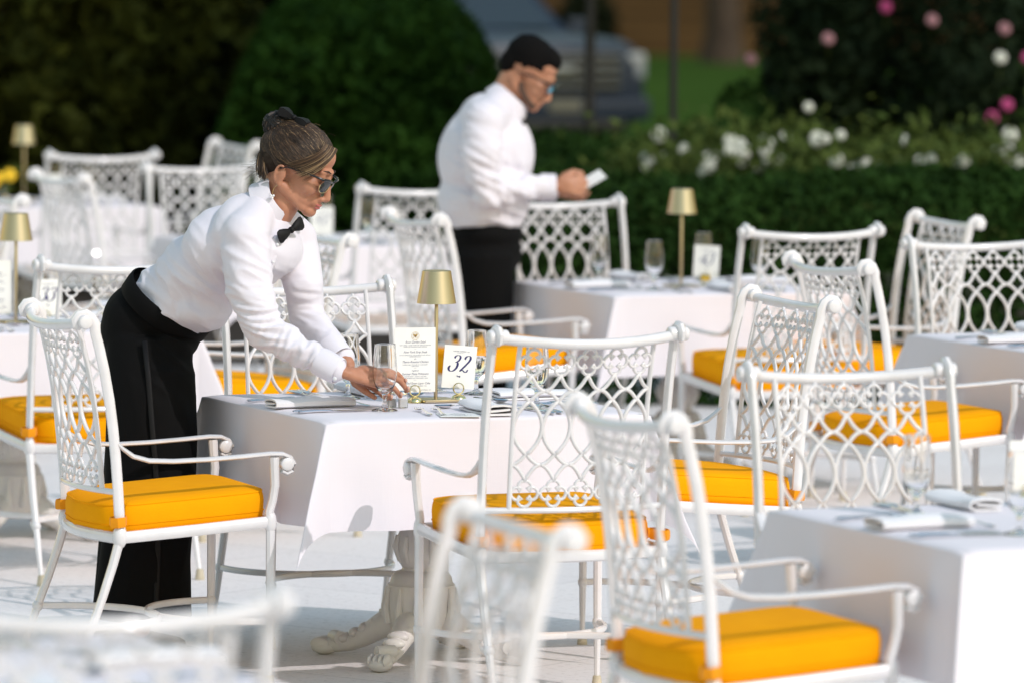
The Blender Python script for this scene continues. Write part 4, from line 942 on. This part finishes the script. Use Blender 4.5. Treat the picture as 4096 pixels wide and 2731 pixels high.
# hair: cap, strands drawn up into the bun, loose fringe
b = MB()
def HE(p, r): b.ell(Q(p), r, HM, nu=26, nv=16)
HE((-.010, 0, .036), (.100, .0790, .079)); HE((-.055, 0, -.008), (.052, .066, .062)); HE((-.064, 0, -.040), (.030, .044, .042)); HE((.022, 0, .062), (.062, .066, .050))
cap = remesh(b, 'hair', MT['haircap'], .004, None, 2); put(cap, wom)
rs = np.random.RandomState(4); sb = MB(); BUN = np.array((-.090, 0, .070))
ec = np.array((-.008, 0, .037)); er_ = np.array((.1035, .0810, .0815))
def onshell(d, lift):
    d = nrm(d); k = max(0, -d[0]*.75-d[2]*.66); return ec+d*er_*(1+lift+.17*k**3)
def strand(pts, w, tone): sb.tube([Q(p) for p in pts], w, 4, tone=tone, caps=False)
def dirof(p): return nrm((np.array(p)-ec)/er_)
for i in range(3600):
    s = -1 if rs.rand() < .72 else 1
    u = rs.rand()
    if u < .52:      # from the hairline over the forehead and temples back to the bun
        t = rs.rand(); st = np.array((.096-.062*t**1.2, s*(.070*t**.6), .100-.100*t))
    elif u < .8:     # behind the ear and nape, upwards
        t = rs.rand(); st = np.array((-.005-.075*t, s*(.078-.058*t), -.030-.050*t+.03*rs.rand()))
    else: t = rs.rand(); st = np.array((.085-.1*t, s*.06*rs.rand(), .12))
    d0, d1 = dirof(st), dirof(BUN+rs.normal(size=3)*.014); bow = rs.normal()*.06; lift = rs.uniform(.0, .040); l0 = .002+.012*rs.rand(); pts = []
    sag = np.array((0, 0, -1.))*rs.uniform(-.05, .28)
    for q in np.linspace(0, 1, 9):
        d = nrm(d0*(1-q)+d1*q+np.cross(d0, d1)*bow*math.sin(q*math.pi)+sag*math.sin(q*math.pi)*.5); pts.append(onshell(d, lift*math.sin(math.pi*min(1, q*1.15+.05))+l0))
    tone = float(np.clip(rs.beta(1.4, 2.6)+(.38 if rs.rand() < .12 else 0), 0, 1)); strand(pts, [.0003, .0006, .0007, .0007, .0007, .0007, .0007, .0006, .0005], tone)
for i in range(330):   # side-swept fringe falling across the temple
    k = rs.rand(); off = rs.normal(size=3)*np.array((.003, .002, .003))
    a0 = np.array((.094-.03*k, -.012-.03*k, .096+.004*k)); a1 = np.array((.108-.03*k, -.050-.016*k, .066+.012*k)); a2 = np.array((.088-.045*k, -.070-.010*k, .020+.012*k)); a3 = np.array((.062-.060*k, -.0785, -.014+.012*k+.012*rs.rand())); 
    pts = [a0*(1-q)**3+3*a1*q*(1-q)**2+3*a2*q*q*(1-q)+a3*q**3+off*(.4+q) for q in np.linspace(0, 1, 10)]
    strand(pts, [.0008, .001, .001, .001, .001, .001, .0009, .0008, .0006, .0003], float(np.clip(.25+.75*rs.rand()**1.3+.1*(k < .3), 0, 1)))
for i in range(420):   # lower back hair, combed up to the bun
    t = rs.rand(); st = np.array((-.034-.036*t, (-1 if rs.rand() < .7 else 1)*(.066-.056*t*rs.rand()), -.058-.022*rs.rand())); en = np.array((-.090, .01*rs.normal(), .045)); mid = (st+en)/2+np.array((-.030+.012*rs.normal()*.5, 0, -.006)); mid[1] *= 1.35
    pts = [st*(1-q)**2+2*mid*q*(1-q)+en*q*q+np.array((-.006, 0, 0)) for q in np.linspace(0, 1, 8)]; strand(pts, [.0005, .0008, .0009, .0009, .0009, .0009, .0008, .0006], float(np.clip(rs.beta(1.6, 2.2), 0, 1)))
for i in range(70):    # flyaways at the nape and crown
    s = -1 if rs.rand() < .8 else 1; st = np.array((-.075-.015*rs.rand(), s*.04*rs.rand(), -.03-.055*rs.rand())) if i < 50 else np.array((.06-.12*rs.rand(), s*.03*rs.rand(), .108))
    d = np.array((-.5, s*.3, -.5 if i < 50 else .35))+rs.normal(size=3)*.4; L = .022+.03*rs.rand(); pts = [st+nrm(d)*L*q+np.array((0, 0, -.012 if i < 50 else -.02))*q*q+np.array((.03*q*q if i >= 50 else 0, 0, 0)) for q in np.linspace(0, 1, 6)]
    strand(pts, .0003, float(.4+.6*rs.rand()))
o = sb.build('hair_strands', MT['hair'], recalc=False, sharp=None); o.parent = cap
b = MB(); bc = Q((-.104, 0, .068)); b.ell(bc, (.039, .037, .040), nu=22, nv=16); bn = b.build('bun', MT['bunhair']); bn.parent = cap
b = MB()
for i in range(26):
    ax = nrm(rs.normal(size=3)); e1 = nrm(np.cross(ax, (0, .3, 1))); e2 = np.cross(ax, e1); o_ = ax*rs.uniform(-.6, .6); q_ = math.sqrt(1-o_@o_)
    b.tube([bc+(o_+q_*(math.cos(t)*e1+math.sin(t)*e2))*(.0400+.0015*math.sin(9*t+i)) for t in np.linspace(0, 2*math.pi, 30, endpoint=False)], .0017, 5, closed=True)
o = b.build('bun_net', MT['net'], sharp=None); o.parent = bn
b = MB(); hb = Q((-.062, -.020, .108))
for s, dd in ((-1, 0), (1, 0)):
    c0 = hb+HM@np.array((s*.030, 0, .004+.002*s)); b.loft([[hb+HM@np.array((s*x, y*w, z*h_+.008)) for y, z in ((-1, -1), (1, -1), (1, 1), (-1, 1))] for x, w, h_ in ((.004, .006, .004), (.018, .016, .010), (.034, .022, .013), (.046, .020, .009))])
b.ell(hb+HM@np.array((0, 0, .008)), (.008, .010, .008), HM); o = b.build('hair_bow', MT['satin'], sharp=50); put(o, wom)
# shirt
b = MB(); TS = frame(R(-29), R(44)); TW = frame(R(-20), R(38))
# torso ellipsoids: columns forward(belly), left, up(spine)
b.ell((-.975, 16.625, 1.040), (.128, .165, .120), TW, nu=26, nv=16); b.ell((-.905, 16.575, 1.115), (.130, .165, .120), TW, nu=26, nv=16)
b.ell((-.820, 16.505, 1.202), (.122, .175, .115), TS, nu=26, nv=16); b.ell((-.750, 16.455, 1.272), (.092, .158, .085), TS, nu=26, nv=16); b.ell((-.775, 16.40, 1.245), (.085, .120, .080), TS, nu=24, nv=14); b.ell((-.775, 16.40, 1.245), (.085, .120, .080), TS, nu=24, nv=14)
b.ell((-.745, 16.430, 1.150), (.070, .130, .080), TS, nu=22, nv=14); b.ell((-.700, 16.415, 1.190), (.075, .130, .085), TS, nu=22, nv=14); b.ell((-.690, 16.420, 1.245), (.050, .085, .050), TS, nu=20, nv=12); b.ell((-.900, 16.560, 1.020), (.080, .130, .070), TW, nu=22, nv=14)
b.cap((-.722, 16.440, 1.325), (-.768, 16.305, 1.245), .050, .068, 18); b.cap((-.722, 16.440, 1.325), (-.630, 16.555, 1.222), .050, .060, 18)
b.cap((-.768, 16.310, 1.214), (-.755, 16.285, 1.090), .073, .070, 20); b.cap((-.755, 16.285, 1.090), (-.711, 16.260, .976), .069, .059, 20); b.cap((-.711, 16.260, .976), (-.604, 16.225, .914), .056, .046, 20); b.cap((-.604, 16.225, .914), (-.505, 16.180, .870), .045, .037, 20)
b.cap((-.628, 16.555, 1.185), (-.608, 16.510, 1.085), .064, .060, 18); b.cap((-.608, 16.530, 1.085), (-.600, 16.525, .998), .058, .052, 18); b.cap((-.600, 16.525, .998), (-.490, 16.370, .888), .050, .038, 18)
def wf(co, no):
    return folds(co, no, [((-.70, 16.22, .985), (.1, -.2, 1), .10, .0075, .030), ((-.60, 16.20, .92), (1, 0, -.5), .10, .0065, .028), ((-.76, 16.25, 1.13), (.5, .1, 1), .12, .0055, .042), ((-.86, 16.42, 1.12), (1, 0, .75), .15, .0085, .052),
                          ((-.97, 16.50, 1.02), (.7, 0, 1), .14, .0105, .046), ((-.60, 16.44, 1.03), (.1, 0, 1), .09, .0040, .030), ((-1.0, 16.56, 1.10), (1, 0, .6), .13, .007, .06), ((-.52, 16.36, .91), (1, -.4, -.6), .07, .0028, .022)], .0022, 11)
sh = remesh(b, 'shirt', MT['shirt'], .0055, None, 16, wf); put(sh, wom)
def cuff(c, d, r, L, root, m=None, tw=0):
    d = nrm(np.array(d)); e1 = nrm(np.cross(d, (0, 0, 1))); e2 = np.cross(d, e1); b = MB(); rings = []
    for rr, t in ((r-.004, 0.01), (r+.001, 0), (r+.0025, .2*L), (r+.002, .5*L), (r+.001, .9*L), (r-.0005, L), (r-.004, L-.001), (r-.005, L-.012)):
        rings.append([np.array(c)+d*t+(e1*math.cos(a)*1.0+e2*math.sin(a)*.92)*rr*(1+.03*math.sin(3*a+tw)) for a in np.linspace(0, 2*math.pi, 30, endpoint=False)])
    b.loft(rings, caps=False); return b.build('cuff', MT['shirt'])
c1 = cuff((-.550, 16.200, .891), (.062, -.024, -.031), .0425, .068, wom); c1.parent = sh
c2 = cuff((-.528, 16.392, .926), (.040, -.040, -.042), .040, .062, wom); c2.parent = sh
b = MB(); b.ell((-.503, 16.132, .846), (.006, .003, .006)); o = b.build('cuff_button', MT['button']); o.parent = sh
# collar and placket
CM = frame(R(-22), R(55)); cc = np.array((-.694, 16.432, 1.334))
def cp(th, r, h, fx=1.0): return cc+CM@np.array((r*math.cos(th)*fx, r*math.sin(th), h))
b = MB(); ths = np.linspace(R(14), R(346), 44); rings = []
def bk(th): return .012*max(0, -math.cos(th))
def tipf(th): d = min(abs(th-R(14)), abs(th-R(346)))/R(70); return max(0, 1-d)
for th in ths:
    k = tipf(th); rings.append([cp(th, .056, -.020), cp(th, .057, .024-.006*k+bk(th)), cp(th, .060, .028-.006*k+bk(th)), cp(th, .064, .024-.006*k+bk(th)), cp(th, .072+.008*k, -.010-.010*k), cp(th, .078+.016*k, -.026-.040*k*k), cp(th, .075+.016*k, -.027-.040*k*k), cp(th, .066, -.010), cp(th, .060, .010)])
b.loft(rings, caps=True); o = b.build('collar', MT['shirt'], sharp=55); o.parent = sh
bt = np.array((-.648, 16.352, 1.256)); CB = nrm(np.array((.071, .075, .046))); CF = nrm(np.cross(CB, (0, 0, 1))); CF = CF if CF[1] < 0 else -CF; BM = np.stack([CF, CB, np.cross(CF, CB)], 1); CM0 = CM; CM = BM
b = MB()
for s in (-1, 1):
    sec = []
    for x, hh, dd in ((.004, .006, .006), (.014, .011, .010), (.028, .017, .011), (.042, .021, .009), (.052, .018, .004)):
        sec.append([bt+CM@np.array((.012+dd*cx, s*x, hh*cz+.0)) for cx, cz in ((1, 0), (.7, .7), (0, 1), (-.7, .7), (-1, 0), (-.7, -.7), (0, -1), (.7, -.7))])
    b.loft(sec)
b.ell(bt+CM@np.array((.014, 0, 0)), (.010, .008, .010), CM); o = b.build('bow_tie', MT['satin'], sharp=50); put(o, wom)
b = MB(); b.tube([(-.676, 16.335, 1.238), (-.682, 16.322, 1.20), (-.690, 16.322, 1.165), (-.700, 16.335, 1.13)], .012, 6, up=(.5, -.8, 0), flat=(1, .3)); o = b.build('placket', MT['shirt'], sharp=None); o.parent = sh
for z_, x_, y_ in ((1.215, -.676, 16.318), (1.165, -.688, 16.313)): b = MB(); b.ell((x_, y_, z_), (.005, .003, .005), nu=10, nv=7); o = b.build('shirt_button', MT['button']); o.parent = sh
for t_, n_ in (((-.3075, 16.294, .8285), (.8, -.3, .55)), ((-.2998, 16.281, .8065), (.8, -.3, .55)), ((-.3190, 16.259, .7915), (.8, -.35, .5)), ((-.3470, 16.232, .7865), (.8, -.4, .45))): b = MB(); n_ = nrm(np.array(n_)); b.ell(np.array(t_)+n_*.0045, (.0048, .0045, .0062), nu=10, nv=7); put(b.build('fingernail', MT['nail']), wom)
# trousers
b = MB(); TH = frame(R(-14), R(20))
b.ell((-1.075, 16.665, .965), (.128, .165, .125), TH, nu=26, nv=16); b.ell((-1.015, 16.645, .995), (.130, .155, .070), TW, nu=24, nv=14); b.ell((-1.110, 16.665, .930), (.103, .160, .125), nu=24, nv=16); b.ell((-.985, 16.600, .915), (.060, .110, .065), TW, nu=20, nv=12)
def leg(cs):
    rings = [[(x+rx*math.cos(a), y+ry*math.sin(a), z) for a in np.linspace(0, 2*math.pi, 28, endpoint=False)] for x, y, z, rx, ry in cs]; b.loft(rings)
leg([(-1.062, 16.575, .93, .120, .090), (-1.052, 16.545, .80, .132, .115), (-1.046, 16.515, .65, .136, .115), (-1.050, 16.485, .45, .132, .110), (-1.060, 16.455, .28, .134, .105), (-1.068, 16.440, .150, .142, .105), (-1.066, 16.438, .118, .143, .105)])
leg([(-1.060, 16.735, .93, .120, .090), (-1.070, 16.745, .80, .125, .110), (-1.075, 16.755, .60, .125, .110), (-1.090, 16.765, .40, .122, .105), (-1.100, 16.770, .22, .128, .105), (-1.105, 16.770, .115, .134, .105)])
def tf(co, no): return folds(co, no, [((-.96, 16.45, .91), (.6, 0, 1), .12, .010, .055), ((-1.0, 16.42, .78), (1, .2, .1), .16, .004, .06), ((-1.06, 16.40, .3), (1, .3, 0), .25, .004, .07)], .003, 7)
tr = remesh(b, 'trousers', MT['trouser'], .0075, None, 6, tf); put(tr, wom)
b = MB(); rings = []
for dz, k in ((-.034, 1.0), (-.032, 1.035), (.0, 1.045), (.020, 1.035), (.023, 1.00)):
    rings.append([np.array((-1.005, 16.640, 1.022))+TW@np.array((.136*k*math.cos(a), .168*k*math.sin(a), dz)) for a in np.linspace(0, 2*math.pi, 40, endpoint=False)])
b.loft(rings, caps=False); o = b.build('waistband', MT['trouser'], sharp=None); o.parent = tr
b = MB(); b.tube([(-1.066, 16.462, .925), (-1.052, 16.430, .82), (-1.040, 16.399, .70), (-1.028, 16.381, .58), (-1.02, 16.374, .45), (-1.018, 16.360, .32), (-1.02, 16.342, .20), (-1.02, 16.332, .13)], .008, 6, up=(0, 1, 0), flat=(1, .16)); o = b.build('satin_stripe', MT['satin'], sharp=None); o.parent = tr
def shoe(hx, hy, tx, ty, root):
    b = MB(); d = np.array((tx-hx, ty-hy, 0)); L = np.linalg.norm(d); d /= L; s = np.array((-d[1], d[0], 0)); rings = []
    for t, w, h in ((0, .018, .050), (.04, .030, .060), (.2, .036, .062), (.42, .038, .056), (.62, .044, .044), (.8, .043, .034), (.93, .032, .026), (1.0, .012, .016)):
        c = np.array((hx, hy, 0))+d*L*t; rings.append([c+s*w*x+np.array((0, 0, max(.002, h*z))) for x, z in ((-1, 0), (-1.02, .25), (-.9, .6), (-.55, .92), (0, 1), (.55, .92), (.9, .6), (1.02, .25), (1, 0), (.5, 0), (-.5, 0))])
    b.loft(rings); o = b.build('shoe', MT['leather'], sharp=50); return put(o, root)
shoe(-1.10, 16.44, -.82, 16.385, wom); shoe(-1.23, 16.78, -.96, 16.75, wom)

# ---- the man
ML = (-.10, 22.42, 0)
man = person(ML, 'man in white shirt and blue mirrored sunglasses standing and reading a slip of paper')
HC = np.array((.048, 22.40, 1.582)); HM = frame(R(-12), R(34)); K = 1.05
b = MB(); Q = head_blobs(b, HC, HM, K)
b.cap(Q((-.018, 0, -.045)), (-.045, 22.41, 1.44), .062, .068, 18); b.ell((-.11, 22.42, 1.30), (.12, .17, .14)); b.cap((-.11, 22.42, 1.30), (-.12, 22.42, 1.0), .12, .11)
for s in (-1, 1):
    b.cap((-.11, 22.42+s*.07, .92), (-.09, 22.42+s*.11, .5), .075, .055); b.cap((-.09, 22.42+s*.11, .5), (-.10, 22.42+s*.12, .09), .05, .035)
    b.cap((-.10, 22.42+s*.22, 1.40), (-.11, 22.42+s*.245, 1.12), .055, .045); b.cap((-.10, 22.42+s*.235, 1.118), (.17, 22.42+s*.10, 1.125 if s < 0 else 1.10), .026, .021)
fingers(b, (.170, 22.32, 1.130), [(.245, 22.330, 1.160), (.250, 22.322, 1.140), (.248, 22.316, 1.120), (.240, 22.312, 1.100)], [(.275, 22.345, 1.165), (.285, 22.345, 1.142), (.282, 22.340, 1.118), (.270, 22.335, 1.095)],
        [(.270, 22.372, 1.160), (.282, 22.375, 1.138), (.280, 22.370, 1.112), (.268, 22.362, 1.092)], [(.205, 22.335, 1.170), (.235, 22.350, 1.185), (.268, 22.362, 1.180)], .0100, .021)
b.ell((.200, 22.318, 1.132), (.045, .018, .040), nu=16, nv=10)
fingers(b, (.170, 22.52, 1.100), [(.235, 22.500, 1.085), (.240, 22.480, 1.080), (.238, 22.460, 1.078), (.230, 22.442, 1.078)], [(.270, 22.490, 1.082), (.276, 22.468, 1.076), (.272, 22.446, 1.074), (.262, 22.428, 1.074)],
        [(.292, 22.478, 1.100), (.298, 22.456, 1.096), (.292, 22.436, 1.092), (.280, 22.418, 1.090)], [(.200, 22.470, 1.110), (.230, 22.450, 1.125), (.262, 22.440, 1.132)], .0100, .021)
body = remesh(b, 'body', MT['skin2'], .0055, None, 3); put(body, man)
b = MB()
for p, r in (((-.008, 0, .046), (.102, .079, .084)), ((-.058, 0, .000), (.050, .066, .062)), ((.040, 0, .080), (.062, .062, .044))): b.ell(Q(p), tuple(np.array(r)*K), HM, nu=24, nv=16)
def hf(co, no): return co+no*(.0025*np.array([noise.noise(Vector(p*70)) for p in co]))[:, None]
hr = remesh(b, 'hair', MT['blackhair'], .006, None, 2, hf); put(hr, man)
b = MB()
for s in (-1, 1): b.tube([Q((.02, s*.066, -.040)), Q((.035, s*.066, -.062)), Q((.062, s*.052, -.082)), Q((.095, s*.026, -.098)), Q((.108, 0, -.100))], [.010, .012, .013, .014, .014], 9)
for s in (-1, 1): b.tube([Q((.122, 0, -.051)), Q((.117, s*.014, -.054)), Q((.108, s*.024, -.066))], .0045, 6)
put(b.build('beard', MT['stubble'], sharp=None), man)
b = MB()
for s in (-1, 1):
    b.tube([Q((.134, 0, .012)), Q((.133, s*.022, .016)), Q((.122, s*.052, .014)), Q((.104, s*.070, .010)), Q((.05, s*.080, .004)), Q((-.008, s*.083, -.014))], [.003, .0035, .005, .005, .004, .003], 8)
    b.tube([Q((.128, s*.010, -.004)), Q((.126, s*.020, -.020)), Q((.118, s*.044, -.020)), Q((.108, s*.062, -.004))], .003, 7)
sg = put(b.build('sunglasses', MT['frame']), man)
for s in (-1, 1):
    b = MB(); rim = []
    for t in np.linspace(0, 2*math.pi, 24, endpoint=False):
        y = .027*math.cos(t); rim.append(Q((.130-.35*max(0, (y*s+.036)-.02)**1.0*.6, s*.036+y, .017*math.sin(t)-.003)))
    b.add(rim+[np.mean(rim, 0)+HM[:, 0]*.006], [(i, (i+1) % 24, 24) for i in range(24)]); o = b.build('lens', MT['lens2']); o.parent = sg
b = MB(); T0 = frame(0, R(0))
b.ell((-.110, 22.42, 1.24), (.190, .225, .215), frame(0, R(12)), nu=28, nv=18); b.ell((-.115, 22.42, 1.07), (.185, .210, .160), nu=26, nv=16); b.ell((-.100, 22.42, 1.38), (.120, .215, .110), frame(0, R(18)), nu=26, nv=16); b.ell((-.112, 22.42, .99), (.155, .180, .075), nu=24, nv=12)
b.cap((-.050, 22.42, 1.455), (-.10, 22.24, 1.395), .068, .075, 18); b.cap((-.050, 22.42, 1.455), (-.10, 22.60, 1.395), .068, .075, 18)
for s, wy in ((-1, 22.335), (1, 22.515)):
    b.cap((-.115, 22.42+s*.215, 1.385), (-.130, 22.42+s*.250, 1.235), .082, .078, 20); b.cap((-.130, 22.42+s*.250, 1.235), (-.095, 22.42+s*.240, 1.115), .077, .070, 20); b.cap((-.095, 22.42+s*.240, 1.115), (.145, wy, 1.125 if s < 0 else 1.105), .066, .045, 20)
def mf(co, no): return folds(co, no, [((-.10, 22.15, 1.14), (.6, 0, 1), .15, .012, .05), ((.03, 22.2, 1.12), (1, 0, .2), .14, .010, .045), ((-.1, 22.2, 1.02), (.3, 0, 1), .17, .012, .055), ((-.15, 22.2, 1.35), (.4, 0, 1), .15, .008, .07)], .003, 9)
sh = remesh(b, 'shirt', MT['shirt'], .008, None, 6, mf); put(sh, man)
for wy, wz in ((22.335, 1.125), (22.515, 1.105)):
    c = cuff((.105, wy-(.012 if wy < 22.4 else -.012), wz), (1, .05, 0), .052, .062, man); c.parent = sh
CM = frame(R(-8), R(38)); cc = np.array((-.022, 22.41, 1.462)); b = MB(); rings = []
for th in ths:
    k = tipf(th); rings.append([cp(th, .070, -.020), cp(th, .071, .030-.010*k), cp(th, .075, .034-.010*k), cp(th, .080, .028-.010*k), cp(th, .092+.008*k, -.012-.010*k), cp(th, .096+.014*k, -.024-.034*k*k), cp(th, .092, -.02)])
b.loft(rings, caps=True); o = b.build('collar', MT['shirt'], sharp=55); o.parent = sh
bt = cc+CM@np.array((.092, 0, -.030)); b = MB()
for s in (-1, 1):
    b.loft([[bt+CM@np.array((.012+dd*cx, s*x, hh*cz)) for cx, cz in ((1, 0), (0, 1), (-1, 0), (0, -1))] for x, hh, dd in ((.004, .006, .006), (.028, .018, .011), (.050, .022, .007))])
b.ell(bt+CM@np.array((.014, 0, 0)), (.010, .009, .011), CM); put(b.build('bow_tie', MT['satin'], sharp=50), man)
b = MB(); b.ell((-.108, 22.42, .935), (.150, .190, .085), nu=26, nv=14); b.ell((-.112, 22.42, .86), (.150, .185, .12), nu=26, nv=14)
for s in (-1, 1): leg([(-.11, 22.42+s*.095, .86, .120, .105), (-.100, 22.42+s*.105, .68, .105, .098), (-.095, 22.42+s*.110, .5, .085, .085), (-.10, 22.42+s*.115, .28, .080, .08), (-.105, 22.42+s*.12, .06, .085, .08)])
tr = remesh(b, 'trousers', MT['trouser'], .010, None, 5); put(tr, man)
shoe(-.18, 22.30, .10, 22.27, man); shoe(-.18, 22.55, .10, 22.58, man)
o = None
b = MB(); b.box((0, 0, 0), (.10, .072, .0012), rot=(Matrix.Rotation(R(-30), 3, 'Y')@Matrix.Rotation(R(10), 3, 'Z')@Matrix.Rotation(R(32), 3, 'X')))
o = b.build('paper_slip', MT['card'], smooth=False); o.location = (.310, 22.395, 1.152); tag(o, 'small white slip of paper held in the standing man\'s hands', 'paper')
# the prototype goblets are placed; drop any prototype that was never placed
for st, p in ((CH, chair0), (TB, table0), (GD, g_dry), (GW, g_wet), (LP, lamp0), (HD, hold0)): assert st.get('used')
for o in C.objects:
    if o.type == 'MESH' and o.parent is None and 'kind' not in o and 'category' not in o: print('UNTAGGED', o.name)
